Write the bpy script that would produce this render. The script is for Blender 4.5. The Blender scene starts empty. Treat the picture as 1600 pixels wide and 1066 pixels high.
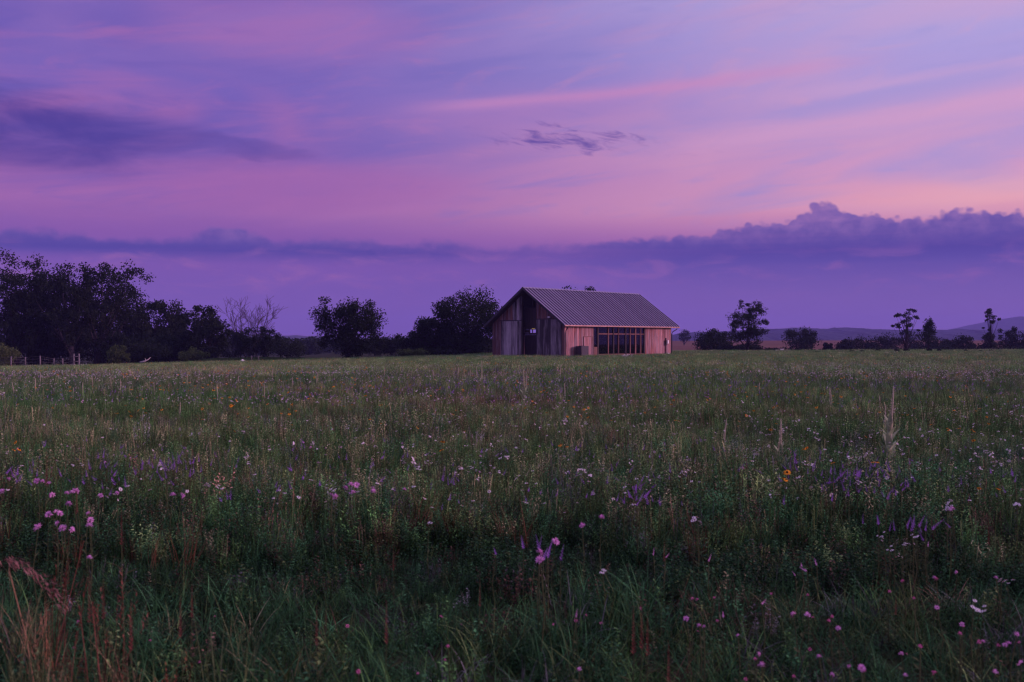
import bpy, math, random
import numpy as np

R = math.radians
scene = bpy.context.scene
C = scene.collection

# ------------------------------------------------------------------ camera
F, CX, CY, H = 1556.0, 800.0, 533.0, 1.75
cam_data = bpy.data.cameras.new('camera')
cam_data.sensor_width = 36.0
cam_data.lens = 36.0 * F / 1600.0
cam_data.clip_end = 20000
cam_data.dof.use_dof = True
cam_data.dof.focus_distance = 45.0
cam_data.dof.aperture_fstop = 3.6
cam = bpy.data.objects.new('camera', cam_data)
C.objects.link(cam)
cam.location = (0, 0, H)
cam.rotation_euler = (R(90), 0, 0)
scene.camera = cam

# ------------------------------------------------------------------ exposure
scene.view_settings.view_transform = 'Standard'
scene.view_settings.look = 'None'
scene.view_settings.exposure = 0.0
scene.view_settings.gamma = 1.0
scene.view_settings.use_curve_mapping = False
scene.cycles.use_denoising = True
scene.cycles.max_bounces = 4
scene.cycles.transparent_max_bounces = 12
scene.cycles.volume_bounces = 0
scene.cycles.use_adaptive_sampling = True
scene.cycles.adaptive_threshold = 0.010
scene.cycles.filter_width = 1.3

SUN_AZ, SUN_EL = 105.0, 12.0


def lin(r, g, b):
    def c(v):
        v /= 255.0
        return v / 12.92 if v <= 0.04045 else ((v + 0.055) / 1.055) ** 2.4
    return (c(r), c(g), c(b), 1.0)


# ------------------------------------------------------------------ node helpers
class V:
    """A shader value with arithmetic, so that sky and materials read as formulas."""
    def __init__(self, tree, sock):
        self.t, self.s = tree, sock

    def _op(self, op, *args):
        n = self.t.nodes.new('ShaderNodeMath')
        n.operation = op
        for i, a in enumerate(args):
            if isinstance(a, V):
                self.t.links.new(a.s, n.inputs[i])
            else:
                n.inputs[i].default_value = a
        return V(self.t, n.outputs[0])

    def __add__(self, o): return self._op('ADD', self, o)
    def __radd__(self, o): return self._op('ADD', self, o)
    def __sub__(self, o): return self._op('SUBTRACT', self, o)
    def __rsub__(self, o): return self._op('SUBTRACT', o, self)
    def __mul__(self, o): return self._op('MULTIPLY', self, o)
    def __rmul__(self, o): return self._op('MULTIPLY', self, o)
    def __truediv__(self, o): return self._op('DIVIDE', self, o)
    def clamp(self): return self._op('MAXIMUM', self._op('MINIMUM', self, 1.0), 0.0)
    def max(self, o): return self._op('MAXIMUM', self, o)
    def min(self, o): return self._op('MINIMUM', self, o)
    def exp(self): return self._op('EXPONENT', self)
    def pow(self, o): return self._op('POWER', self, o)
    def abs(self): return self._op('ABSOLUTE', self)
    def gauss(self, c, w):
        d = (self - c) / w
        return (d * d * -1.0).exp()

    def smooth(self, a, b, lo=0.0, hi=1.0):
        n = self.t.nodes.new('ShaderNodeMapRange')
        n.interpolation_type = 'SMOOTHSTEP'
        if isinstance(self, V):
            self.t.links.new(self.s, n.inputs[0])
        for i, a_ in ((1, a), (2, b), (3, lo), (4, hi)):
            if isinstance(a_, V):
                self.t.links.new(a_.s, n.inputs[i])
            else:
                n.inputs[i].default_value = a_
        return V(self.t, n.outputs[0])


def combine(t, x, y, z):
    n = t.nodes.new('ShaderNodeCombineXYZ')
    for i, a in enumerate((x, y, z)):
        if isinstance(a, V):
            t.links.new(a.s, n.inputs[i])
        else:
            n.inputs[i].default_value = a
    return n.outputs[0]


def noise(t, vec, scale, detail=4.0, rough=0.5, dist=0.0):
    n = t.nodes.new('ShaderNodeTexNoise')
    if vec is not None:
        t.links.new(vec, n.inputs['Vector'])
    n.inputs['Scale'].default_value = scale
    n.inputs['Detail'].default_value = detail
    n.inputs['Roughness'].default_value = rough
    n.inputs['Distortion'].default_value = dist
    return V(t, n.outputs[0])


def ramp(t, fac, stops):
    n = t.nodes.new('ShaderNodeValToRGB')
    cr = n.color_ramp
    while len(cr.elements) > 1:
        cr.elements.remove(cr.elements[-1])
    cr.elements[0].position = stops[0][0]
    cr.elements[0].color = stops[0][1]
    for p, c in stops[1:]:
        e = cr.elements.new(p)
        e.color = c
    t.links.new(fac.s, n.inputs[0])
    return n.outputs[0]


def mixc(t, fac, a, b, blend='MIX'):
    n = t.nodes.new('ShaderNodeMix')
    n.data_type = 'RGBA'
    n.blend_type = blend
    for idx, v in ((0, fac), (6, a), (7, b)):
        if isinstance(v, V):
            t.links.new(v.s, n.inputs[idx])
        elif isinstance(v, (int, float)):
            n.inputs[idx].default_value = v
        elif isinstance(v, tuple):
            n.inputs[idx].default_value = v
        else:
            t.links.new(v, n.inputs[idx])
    return n.outputs[2]


# ------------------------------------------------------------------ world: dusk sky with clouds
world = bpy.data.worlds.new('World')
scene.world = world
world.use_nodes = True
wt = world.node_tree
wt.nodes.clear()
tc = wt.nodes.new('ShaderNodeTexCoord')
sep = wt.nodes.new('ShaderNodeSeparateXYZ')
wt.links.new(tc.outputs['Generated'], sep.inputs[0])
dx, dy, dz = (V(wt, sep.outputs[i]) for i in range(3))
az = dx._op('ARCTAN2', dx, dy) * (180 / math.pi)
el = dz._op('ARCSINE', dz.max(0.0).min(1.0)) * (180 / math.pi)
hor = (dx * dx + dy * dy).pow(0.5).max(0.001)
sunset = (dx * math.sin(R(90)) + dy * math.cos(R(90))) / hor

# elevation mapped to 0..1 with the low sky stretched
def e01(e):
    return (e / 90.0) ** 0.5
efac = (el / 90.0).pow(0.5)
L_STOPS = [(0, (122, 88, 168)), (1.5, (122, 86, 168)), (3.0, (118, 82, 166)), (4.6, (122, 80, 164)), (5.8, (134, 84, 162)),
           (7.2, (150, 95, 164)), (9.0, (148, 96, 168)), (11.0, (112, 88, 172)), (13.5, (114, 94, 178)),
           (16.5, (134, 102, 178)), (20, (134, 108, 184)), (40, (160, 142, 206)), (90, (182, 174, 222))]
R_STOPS = [(0, (130, 96, 170)), (1.5, (126, 92, 168)), (3.0, (114, 86, 164)), (4.6, (118, 82, 162)), (5.8, (184, 118, 170)),
           (7.4, (232, 160, 180)), (9.5, (216, 158, 194)), (12.0, (194, 156, 204)), (14.5, (174, 158, 216)),
           (17, (176, 164, 219)), (20, (184, 172, 222)), (40, (186, 176, 224)), (90, (182, 174, 222))]
left_sky = ramp(wt, efac, [(e01(e), lin(*c)) for e, c in L_STOPS])
right_sky = ramp(wt, efac, [(e01(e), lin(*c)) for e, c in R_STOPS])
tside = sunset.smooth(-0.30, 0.46)
col = mixc(wt, tside, left_sky, right_sky)

# broad soft sheets of pink and blue (3-D noise on the direction, flattened and tilted)
pv = combine(wt, dx * 1.0, dy * 1.0, (dz - dx * 0.10) * 4.2)
n1 = noise(wt, pv, 2.6, 3.0, 0.5, 0.6)
n2 = noise(wt, combine(wt, dx * 1.0 + 3.1, dy * 1.0, (dz - dx * 0.13) * 9.0), 3.4, 4.0, 0.55, 0.4)
band = el.smooth(5.5, 8.0) * el.smooth(26, 60, 1.0, 0.35)
pink = mixc(wt, tside, lin(172, 106, 168), lin(220, 164, 194))
blue = mixc(wt, tside, lin(98, 84, 172), lin(158, 152, 214))
col = mixc(wt, n1.smooth(0.48, 0.70) * band * 0.85 * (1.0 - tside * 0.6 * el.smooth(11.0, 14.5)), col, pink)
col = mixc(wt, n1.smooth(0.48, 0.30) * band * 0.6, col, blue)
col = mixc(wt, n2.smooth(0.50, 0.74) * band * 0.55 * (1.0 - tside * 0.6 * el.smooth(11.0, 14.5)), col, pink)
col = mixc(wt, n2.smooth(0.46, 0.28) * band * 0.5, col, blue)

n3 = noise(wt, combine(wt, dx * 1.0 - 2.0, dy * 1.0, (dz - dx * 0.11) * 5.0), 9.0, 6.0, 0.62, 0.8)
col = mixc(wt, n3.smooth(0.52, 0.74) * band * 0.38, col, pink)
col = mixc(wt, n3.smooth(0.47, 0.27) * band * 0.42, col, blue)

# long streaks rising to the sunset side
fine = noise(wt, combine(wt, az * 0.10, (el - az * 0.075) * 1.1, 0.0), 1.0, 5.0, 0.55, 0.3)
wob = (fine - 0.5) * 0.9
s1 = (el + wob * 0.5 - (az * 0.072 + 13.5)).gauss(0.0, 0.34) * az.smooth(-8, -1) * az.smooth(8, 24, 1, 0)
col = mixc(wt, s1 * 0.62, col, lin(205, 140, 188))
s1b = (el + wob - (az * 0.072 + 13.0)).gauss(0.0, 1.1) * az.smooth(-14, -1) * az.smooth(2, 14, 1, 0)
col = mixc(wt, s1b * 0.35, col, lin(182, 122, 180))
s2 = (el + wob * 1.2 - (az * 0.078 + 10.25)).gauss(0.0, 0.75) * az.smooth(4, 16) * az.smooth(45, 80, 1, 0)
col = mixc(wt, s2 * 0.55, col, lin(222, 162, 196))
s3 = (el + wob - (az * 0.06 + 12.4)).gauss(0.0, 0.3) * az.smooth(12, 22) * az.smooth(40, 70, 1, 0)
col = mixc(wt, s3 * 0.4, col, lin(210, 165, 205))
s4 = (el + wob * 1.5 - 7.6).gauss(0.0, 0.9) * az.smooth(14, 28) * az.smooth(60, 110, 1, 0.3)
col = mixc(wt, s4 * 0.5, col, lin(250, 182, 176))
# pink glow field, centre left
pk = (((az + 12.0) / 11.0) * ((az + 12.0) / 11.0) + ((el - 8.6 - wob) / 1.7) * ((el - 8.6 - wob) / 1.7) * 1.0)
col = mixc(wt, pk.smooth(0.1, 1.25, 1, 0) * 0.45, col, lin(168, 100, 164))
pk2 = (((az + 12.5) / 8.5) * ((az + 12.5) / 8.5) + ((el - 17.2 - wob) / 2.2) * ((el - 17.2 - wob) / 2.2))
col = mixc(wt, pk2.smooth(0.1, 1.3, 1, 0) * 0.4, col, lin(160, 108, 176))

# dark cloud at the far side and its ragged tail
rag = noise(wt, combine(wt, az * 0.16, el * 0.55, 2.7), 1.0, 5.0, 0.6, 0.5)
d1x, d1y = (az + 31.0) / 15.0, (el - 10.9 + (az + 31) * 0.012) / 2.2
d1 = (d1x * d1x + d1y * d1y + (rag - 0.5) * 2.2).smooth(-0.2, 1.5, 1, 0)
col = mixc(wt, d1 * 0.92, col, lin(58, 48, 138))
d2x, d2y = (az + 15.5) / 5.0, (el - 10.7 + (az + 15.5) * 0.10) / 0.75
d2 = (d2x * d2x + d2y * d2y + (rag - 0.5) * 3.0).smooth(0.1, 1.0, 1, 0)
col = mixc(wt, d2 * 0.45, col, lin(92, 70, 152))
# small torn wisp over the barn
wr = noise(wt, combine(wt, az * 0.42, (el + az * 0.16) * 2.0, 5.0), 1.0, 5.0, 0.62, 0.7)
d3x, d3y = (az - 4.0) / 6.6, (el - 11.35 + (az - 4.0) * 0.10) / 0.75
d3 = (wr - 0.39 - (d3x * d3x + d3y * d3y) * 0.15).smooth(0.0, 0.30)
col = mixc(wt, d3 * 0.95, col, lin(92, 70, 152))

# cumulus bank along the horizon
fc = wt.nodes.new('ShaderNodeFloatCurve')
cur = fc.mapping.curves[0]
PROF = [(-180, 5.9), (-60, 6.0), (-26, 5.95), (-17.4, 5.95), (-16.8, 6.75), (-15.6, 6.6), (-14.6, 6.0), (-9, 6.1), (-4.5, 6.0), (0, 5.7), (4, 5.7), (5.5, 6.05),
        (7.5, 6.2), (9.5, 6.3), (12.2, 6.45), (12.8, 6.95), (15.2, 6.95), (15.8, 7.35), (16.3, 7.85), (18.1, 7.85), (18.7, 7.15),
        (21, 7.1), (22.5, 6.9), (24.0, 7.15), (25, 7.0), (27, 6.8), (35, 7.0), (60, 6.4), (180, 5.9)]
cur.points[0].location = ((PROF[0][0] + 180) / 360, PROF[0][1] / 10)
cur.points[1].location = ((PROF[-1][0] + 180) / 360, PROF[-1][1] / 10)
for a_, e_ in PROF[1:-1]:
    cur.points.new((a_ + 180) / 360, e_ / 10)
for p_ in cur.points:
    p_.handle_type = 'VECTOR'
fc.mapping.update()
wt.links.new(((az + 180.0) / 360.0).s, fc.inputs['Value'])
top = V(wt, fc.outputs[0]) * 10.0
bil = wt.nodes.new('ShaderNodeTexVoronoi')
bil.feature = 'SMOOTH_F1'
bil.inputs['Smoothness'].default_value = 0.25
bil.inputs['Detail'].default_value = 1.0
bil.inputs['Roughness'].default_value = 0.55
wt.links.new(combine(wt, az * 1.0, el * 1.25, 0.0), bil.inputs['Vector'])
bil.inputs['Scale'].default_value = 0.85
vb = V(wt, bil.outputs['Distance'])
big = noise(wt, combine(wt, az * 0.25, el * 0.4, 9.0), 1.0, 5.0, 0.6, 0.2)
bil2 = wt.nodes.new('ShaderNodeTexVoronoi')
bil2.feature = 'SMOOTH_F1'
bil2.inputs['Smoothness'].default_value = 0.2
wt.links.new(combine(wt, az * 1.0 + 4.3, el * 1.2, 0.0), bil2.inputs['Vector'])
bil2.inputs['Scale'].default_value = 2.6
vb2 = V(wt, bil2.outputs['Distance'])
edge = top - el + ((0.42 - vb) * 0.62 + (0.42 - vb2) * 0.30) * az.smooth(4, 13, 0.45, 1.0) + (big - 0.5) * az.smooth(4, 13, 1.7, 0.45)
softw = az.smooth(2, 14, 0.6, 0.30)
bank = edge.smooth(0.0, softw)
bank = bank * el.smooth(az.smooth(0, 12, 4.1, 2.3), az.smooth(0, 12, 4.95, 4.75))
bank_col = ramp(wt, (el / 10.0), [(0.0, lin(112, 86, 168)), (0.30, lin(96, 78, 160)), (0.42, lin(82, 70, 156)), (0.50, lin(68, 58, 148)),
                                  (0.60, lin(88, 72, 154)), (0.70, lin(112, 86, 162)), (0.82, lin(134, 98, 168))])
puff = noise(wt, combine(wt, az * 0.9, el * 1.3, 4.0), 1.0, 4.0, 0.6, 0.3)
bank_col = mixc(wt, ((puff - 0.40) * 2.8).clamp() * 0.9 * el.smooth(4.9, 6.6), bank_col, lin(150, 108, 172))
mid_gap = (az - 0.5).gauss(0.0, 4.6)
lay = noise(wt, combine(wt, az * 0.06, el * 1.6, 1.0), 1.0, 4.0, 0.5, 0.2)
bank_s = bank * (1.0 - mid_gap * 0.35) * (lay.smooth(0.30, 0.62, az.smooth(0, 12, 0.72, 0.85), 1.0)) * az.smooth(-5, 12, 1.0, 0.98)
col = mixc(wt, bank_s, col, bank_col)
# thin torn shreds under the bank
sh = noise(wt, combine(wt, az * 0.30, el * 1.0, 7.7), 1.0, 5.0, 0.6, 0.5)
col = mixc(wt, sh.smooth(0.46, 0.72) * el.gauss(3.9, 1.2) * az.smooth(-2, 8, 0.95, 0.6), col, lin(150, 95, 164))

nish = wt.nodes.new('ShaderNodeTexSky')
nish.sky_type = 'NISHITA'
nish.sun_disc = False
nish.sun_elevation = R(SUN_EL)
nish.sun_rotation = R(SUN_AZ)
nish.air_density = 1.0
nish.dust_density = 0.6
bg1 = wt.nodes.new('ShaderNodeBackground')
wt.links.new(nish.outputs[0], bg1.inputs[0])
bg1.inputs[1].default_value = 0.05
bg2 = wt.nodes.new('ShaderNodeBackground')
wt.links.new(col, bg2.inputs[0])
bg2.inputs[1].default_value = 1.10
# the physical sky shows a little through the cloud sheets
mixw = wt.nodes.new('ShaderNodeMixShader')
mixw.inputs[0].default_value = 0.95
wt.links.new(bg1.outputs[0], mixw.inputs[1])
wt.links.new(bg2.outputs[0], mixw.inputs[2])
wo = wt.nodes.new('ShaderNodeOutputWorld')
wt.links.new(mixw.outputs[0], wo.inputs[0])
world.cycles.sampling_method = 'NONE'
world.cycles.sample_map_resolution = 512

# ------------------------------------------------------------------ sun: afterglow low at the sunset side
sd = bpy.data.lights.new('sun', 'SUN')
sd.energy = 3.0
sd.angle = R(16)
sd.color = (1.0, 0.49, 0.72)
sun = bpy.data.objects.new('sun', sd)
C.objects.link(sun)
sun.rotation_euler = (R(90 - SUN_EL), 0, R(180 - SUN_AZ))

# ------------------------------------------------------------------ terrain
def sstep(a, b, x):
    t = np.clip((np.asarray(x, float) - a) / (b - a), 0, 1)
    return t * t * (3 - 2 * t)


def gz(x, y):
    x = np.asarray(x, float)
    y = np.asarray(y, float)
    t = sstep(15, 125, y)
    xl = np.clip(x, -150, 0)
    xr = np.clip(x, 0, 200)
    z = t * (0.025 * xl + 0.0035 * xr)
    z = z + 0.03 * np.sin(x * 0.7 + 1.0) * np.sin(y * 0.5) * sstep(4, 10, y) * (1 - sstep(60, 100, y))
    side = sstep(-10, 25, x)
    dip = -2.6 * sstep(152, 200, y) * (1 - sstep(210, 620, y)) + 1.4 * sstep(210, 640, y)
    z = z + side * dip * 1.0 + (1 - side) * (-0.6 * sstep(150, 260, y) + 2.5 * sstep(260, 900, y))
    return z


def wpos(px, py, Y):
    return ((px - CX) / F * Y, Y, H - (py - CY) / F * Y)


def px_ground(px, py, h):
    """Ground point whose thing of height h has its top at pixel (px, py)."""
    Y = 20.0
    for _ in range(30):
        x = (px - CX) / F * Y
        d = H - float(gz(x, Y)) - h
        Y = 0.5 * Y + 0.5 * min(max(d * F / max(py - CY, 4.0), 3.0), 165.0)
    x = (px - CX) / F * Y
    return x, Y, float(gz(x, Y))


# ------------------------------------------------------------------ object helpers
def tag(o, label=None, cat=None, group=None, kind=None):
    if label:
        o['label'] = label
    if cat:
        o['category'] = cat
    if group:
        o['group'] = group
    if kind:
        o['kind'] = kind
    return o


def empty(name, loc=(0, 0, 0), rz=0.0, scale=1.0):
    o = bpy.data.objects.new(name, None)
    o.empty_display_size = 0.1
    C.objects.link(o)
    o.location = loc
    o.rotation_euler = (0, 0, rz)
    o.scale = (scale, scale, scale)
    return o


def link(name, me, parent=None):
    o = bpy.data.objects.new(name, me)
    C.objects.link(o)
    if parent is not None:
        o.parent = parent
    return o


def quads_mesh(name, verts, quads, mat, smooth=False, mats=None, midx=None):
    verts = np.asarray(verts, np.float32)
    quads = np.asarray(quads, np.int32)
    me = bpy.data.meshes.new(name)
    n = len(quads)
    k = quads.shape[1]
    me.vertices.add(len(verts))
    me.vertices.foreach_set('co', verts.ravel())
    me.loops.add(n * k)
    me.loops.foreach_set('vertex_index', quads.ravel())
    me.polygons.add(n)
    me.polygons.foreach_set('loop_start', np.arange(0, n * k, k, dtype=np.int32))
    me.polygons.foreach_set('loop_total', np.full(n, k, np.int32))
    for m in (mats or [mat]):
        me.materials.append(m)
    if midx is not None:
        me.polygons.foreach_set('material_index', np.asarray(midx, np.int32))
    me.polygons.foreach_set('use_smooth', np.full(n, smooth))
    me.update(calc_edges=True)
    me.validate()
    return me


class MB:
    """Collects polygons (any size) with material indices; build() makes one mesh."""
    def __init__(self):
        self.v, self.f, self.m = [], [], []

    def add(self, vs, fs, m=0):
        b = len(self.v)
        self.v += [tuple(p) for p in vs]
        self.f += [tuple(i + b for i in q) for q in fs]
        self.m += [m] * len(fs)

    def box(self, x0, x1, y0, y1, z0, z1, m=0):
        vs = [(x0, y0, z0), (x1, y0, z0), (x1, y1, z0), (x0, y1, z0), (x0, y0, z1), (x1, y0, z1), (x1, y1, z1), (x0, y1, z1)]
        self.add(vs, [(0, 3, 2, 1), (4, 5, 6, 7), (0, 1, 5, 4), (1, 2, 6, 5), (2, 3, 7, 6), (3, 0, 4, 7)], m)

    def tube(self, pts, rads, n=6, m=0, cap=True):
        pts = [np.array(p, float) for p in pts]
        rings = []
        for i, p in enumerate(pts):
            d = pts[min(i + 1, len(pts) - 1)] - pts[max(i - 1, 0)]
            d = d / (np.linalg.norm(d) + 1e-9)
            a = np.cross(d, (0, 0, 1.0) if abs(d[2]) < 0.9 else (1.0, 0, 0))
            a /= np.linalg.norm(a) + 1e-9
            b = np.cross(d, a)
            rings.append([p + rads[i] * (math.cos(2 * math.pi * k / n) * a + math.sin(2 * math.pi * k / n) * b) for k in range(n)])
        vs = [q for r in rings for q in r]
        fs = []
        for i in range(len(pts) - 1):
            for k in range(n):
                fs.append((i * n + k, i * n + (k + 1) % n, (i + 1) * n + (k + 1) % n, (i + 1) * n + k))
        if cap:
            fs.append(tuple(range(n))[::-1])
            fs.append(tuple((len(pts) - 1) * n + k for k in range(n)))
        self.add(vs, fs, m)

    def blade(self, base, az_, length, width, lean, curl, segs=3, m=0):
        """A tapering grass blade or leaf that leans out and bends over."""
        d = np.array((math.cos(az_), math.sin(az_), 0))
        s = np.array((-math.sin(az_), math.cos(az_), 0))
        p = np.array(base, float)
        ang = lean
        vs = []
        for i in range(segs + 1):
            w = width * (1 - (i / segs) ** 1.6) * 0.5
            if i < segs:
                vs += [p - s * w, p + s * w]
            else:
                vs += [p]
            ang += curl / segs
            p = p + length / segs * (math.sin(ang) * d + math.cos(ang) * np.array((0, 0, 1.0)))
        fs = [(2 * i, 2 * i + 1, 2 * i + 3, 2 * i + 2) for i in range(segs - 1)]
        fs.append((2 * segs - 2, 2 * segs - 1, 2 * segs))
        self.add(vs, fs, m)

    def leaf(self, base, direction, length, width, m=0, up=(0, 0, 1.0)):
        d = np.array(direction, float)
        d /= np.linalg.norm(d) + 1e-9
        s = np.cross(d, up)
        if np.linalg.norm(s) < 1e-3:
            s = np.array((1.0, 0, 0))
        s /= np.linalg.norm(s)
        b = np.array(base, float)
        nrm = np.cross(s, d)
        vs = [b, b + d * length * 0.5 + s * width * 0.5 + nrm * length * 0.04, b + d * length - nrm * length * 0.06, b + d * length * 0.5 - s * width * 0.5 + nrm * length * 0.04]
        self.add(vs, [(0, 1, 2, 3)], m)

    def build(self, name, mats, smooth=False):
        me = bpy.data.meshes.new(name)
        me.from_pydata([tuple(map(float, p)) for p in self.v], [], self.f)
        for m in (mats if isinstance(mats, (list, tuple)) else [mats]):
            me.materials.append(m)
        if len(me.materials) > 1:
            me.polygons.foreach_set('material_index', np.asarray(self.m, np.int32))
        if smooth:
            me.polygons.foreach_set('use_smooth', np.full(len(self.f), True))
        me.update()
        return me


# ------------------------------------------------------------------ materials
def new_mat(name):
    m = bpy.data.materials.new(name)
    m.use_nodes = True
    t = m.node_tree
    t.nodes.clear()
    out = t.nodes.new('ShaderNodeOutputMaterial')
    return m, t, out


def principled(t, out, color, rough=0.7, spec=0.3, metal=0.0, bump=None, bstr=0.3, bdist=0.02):
    p = t.nodes.new('ShaderNodeBsdfPrincipled')
    if isinstance(color, tuple):
        p.inputs['Base Color'].default_value = color
    else:
        t.links.new(color, p.inputs['Base Color'])
    if isinstance(rough, V):
        t.links.new(rough.s, p.inputs['Roughness'])
    else:
        p.inputs['Roughness'].default_value = rough
    p.inputs['Specular IOR Level'].default_value = spec
    p.inputs['Metallic'].default_value = metal
    if bump is not None:
        b = t.nodes.new('ShaderNodeBump')
        b.inputs['Strength'].default_value = bstr
        b.inputs['Distance'].default_value = bdist
        t.links.new(bump.s, b.inputs['Height'])
        t.links.new(b.outputs[0], p.inputs['Normal'])
    t.links.new(p.outputs[0], out.inputs[0])
    return p


def c4(r, g, b):
    return (r, g, b, 1.0)


def obj_vec(t, which='Object'):
    n = t.nodes.new('ShaderNodeTexCoord')
    return n.outputs[which]


def plain(name, color, rough=0.6, spec=0.3, metal=0.0, var=0.25, scale=6.0):
    m, t, out = new_mat(name)
    nz = noise(t, obj_vec(t), scale, 4, 0.6)
    dark = tuple(c * (1 - var) for c in color[:3]) + (1,)
    lite = tuple(min(1, c * (1 + var)) for c in color[:3]) + (1,)
    principled(t, out, mixc(t, nz.smooth(0.3, 0.7), dark, lite), rough, spec, metal)
    return m


def foliage(name, dark, lite, transl=0.25, tint=False, rough=0.75):
    """Leaf material: each leaf its own shade, some light passing through."""
    m, t, out = new_mat(name)
    g = t.nodes.new('ShaderNodeNewGeometry')
    isl = V(t, g.outputs['Random Per Island'])
    oi = t.nodes.new('ShaderNodeObjectInfo')
    rnd = V(t, oi.outputs['Random'])
    base = mixc(t, (isl * 0.75 + rnd * 0.25), dark, lite)
    if tint:
        a = t.nodes.new('ShaderNodeAttribute')
        a.attribute_type = 'INSTANCER'
        a.attribute_name = 'tint'
        base = mixc(t, 1.0, base, a.outputs['Color'], 'MULTIPLY')
    d = t.nodes.new('ShaderNodeBsdfPrincipled')
    t.links.new(base, d.inputs['Base Color'])
    d.inputs['Roughness'].default_value = rough
    d.inputs['Specular IOR Level'].default_value = 0.04
    tr = t.nodes.new('ShaderNodeBsdfTranslucent')
    t.links.new(base, tr.inputs[0])
    mx = t.nodes.new('ShaderNodeMixShader')
    mx.inputs[0].default_value = transl
    t.links.new(d.outputs[0], mx.inputs[1])
    t.links.new(tr.outputs[0], mx.inputs[2])
    t.links.new(mx.outputs[0], out.inputs[0])
    return m


def wood(name, a, b, rough=0.85, grey=0.0):
    """Weathered board: own shade per board, grain along the board, streaks and stains."""
    m, t, out = new_mat(name)
    oi = t.nodes.new('ShaderNodeObjectInfo')
    rnd = V(t, oi.outputs['Random'])
    tcn = t.nodes.new('ShaderNodeTexCoord')
    s = t.nodes.new('ShaderNodeSeparateXYZ')
    t.links.new(tcn.outputs['Object'], s.inputs[0])
    x, y, z = (V(t, s.outputs[i]) for i in range(3))
    gv = combine(t, x * 26.0 + rnd * 50.0, y * 26.0, z * 0.9 + rnd * 13.0)
    grain = noise(t, gv, 1.0, 4, 0.6)
    st = noise(t, combine(t, x * 3.0 + rnd * 30.0, y * 3.0, z * 0.55 + rnd * 7.0), 1.0, 4, 0.6)
    base = mixc(t, ((rnd - 0.5) * 0.9 + 0.40 + (st - 0.5) * 1.5).clamp(), a, b)
    if grey:
        gs = noise(t, combine(t, x * 6.0 + rnd * 91.0, y * 6.0, z * 0.35 + rnd * 17.0), 1.0, 4, 0.6)
        base = mixc(t, gs.smooth(0.42, 0.68) * grey, base, c4(0.30, 0.27, 0.29))
        base = mixc(t, gs.smooth(0.46, 0.28) * grey, base, c4(0.40, 0.13, 0.055))
    base = mixc(t, grain.smooth(0.35, 0.75) * 0.55, base, tuple(c * 0.35 for c in a[:3]) + (1,))
    principled(t, out, base, rough, 0.2, 0.0, grain, 0.4, 0.01)
    return m


M = {}
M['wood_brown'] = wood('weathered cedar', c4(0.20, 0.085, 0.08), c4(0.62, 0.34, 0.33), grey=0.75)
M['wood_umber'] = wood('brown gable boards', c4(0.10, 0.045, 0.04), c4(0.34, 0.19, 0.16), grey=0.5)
M['wood_grey'] = wood('silvered boards', c4(0.06, 0.05, 0.055), c4(0.56, 0.51, 0.53))
M['wood_dark'] = wood('dark timber', c4(0.05, 0.04, 0.04), c4(0.10, 0.08, 0.075))
M['frame_wood'] = wood('window frame timber', c4(0.12, 0.060, 0.050), c4(0.26, 0.14, 0.115))
M['metal_roof'] = plain('standing seam steel', c4(0.27, 0.235, 0.29), 0.5, 0.5, 0.3, 0.25, 0.7)
m_, t_, o_ = new_mat('standing seam steel sheets')
oi_ = t_.nodes.new('ShaderNodeObjectInfo')
rn_ = V(t_, oi_.outputs['Random'])
tc_ = t_.nodes.new('ShaderNodeTexCoord')
sp_ = t_.nodes.new('ShaderNodeSeparateXYZ')
t_.links.new(tc_.outputs['Object'], sp_.inputs[0])
sx_, sy_ = V(t_, sp_.outputs[0]), V(t_, sp_.outputs[1])
stn = noise(t_, combine(t_, sx_ * 5.0 + rn_ * 40.0, sy_ * 0.45 + rn_ * 9.0, 0.0), 1.0, 5, 0.65)
rc_ = mixc(t_, (rn_ * 0.5 + (stn - 0.5) * 1.1 + 0.25).clamp(), c4(0.16, 0.125, 0.215), c4(0.31, 0.26, 0.40))
rc_ = mixc(t_, stn.smooth(0.64, 0.80) * 0.35, rc_, c4(0.22, 0.12, 0.11))
principled(t_, o_, rc_, 0.5, 0.5, 0.3)
M['metal_roof'] = m_
M['seam_shade'] = plain('shade-toned seam sides', c4(0.085, 0.075, 0.11), 0.6, 0.4, 0.1)  # darker copy of the roof metal: rib shade put into the colour
M['dark_metal'] = plain('dark painted steel', c4(0.035, 0.035, 0.042), 0.5, 0.4, 0.2)
M['copper'] = plain('gutter metal', c4(0.33, 0.21, 0.17), 0.45, 0.5, 0.6)
M['white_paint'] = plain('white paint', c4(0.75, 0.74, 0.72), 0.5, 0.4, 0, 0.08)
M['bleached'] = plain('bleached wood', c4(0.40, 0.36, 0.35), 0.8, 0.2, 0, 0.2)
M['concrete'] = plain('concrete', c4(0.28, 0.26, 0.24), 0.9, 0.2, 0, 0.2, 2.0)
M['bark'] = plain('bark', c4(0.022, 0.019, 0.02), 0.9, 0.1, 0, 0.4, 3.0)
M['bark_pale'] = plain('pale bark', c4(0.055, 0.047, 0.05), 0.9, 0.1, 0, 0.3, 3.0)
M['dead_wood'] = plain('dead wood', c4(0.06, 0.04, 0.045), 0.9, 0.1, 0, 0.3, 2.0)
M['post'] = plain('grey fence post', c4(0.16, 0.145, 0.145), 0.9, 0.1, 0, 0.3, 4.0)
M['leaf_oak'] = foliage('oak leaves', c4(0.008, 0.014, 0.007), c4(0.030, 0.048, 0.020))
M['leaf_wood'] = foliage('woodland leaves', c4(0.008, 0.013, 0.009), c4(0.030, 0.044, 0.024))
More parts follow.
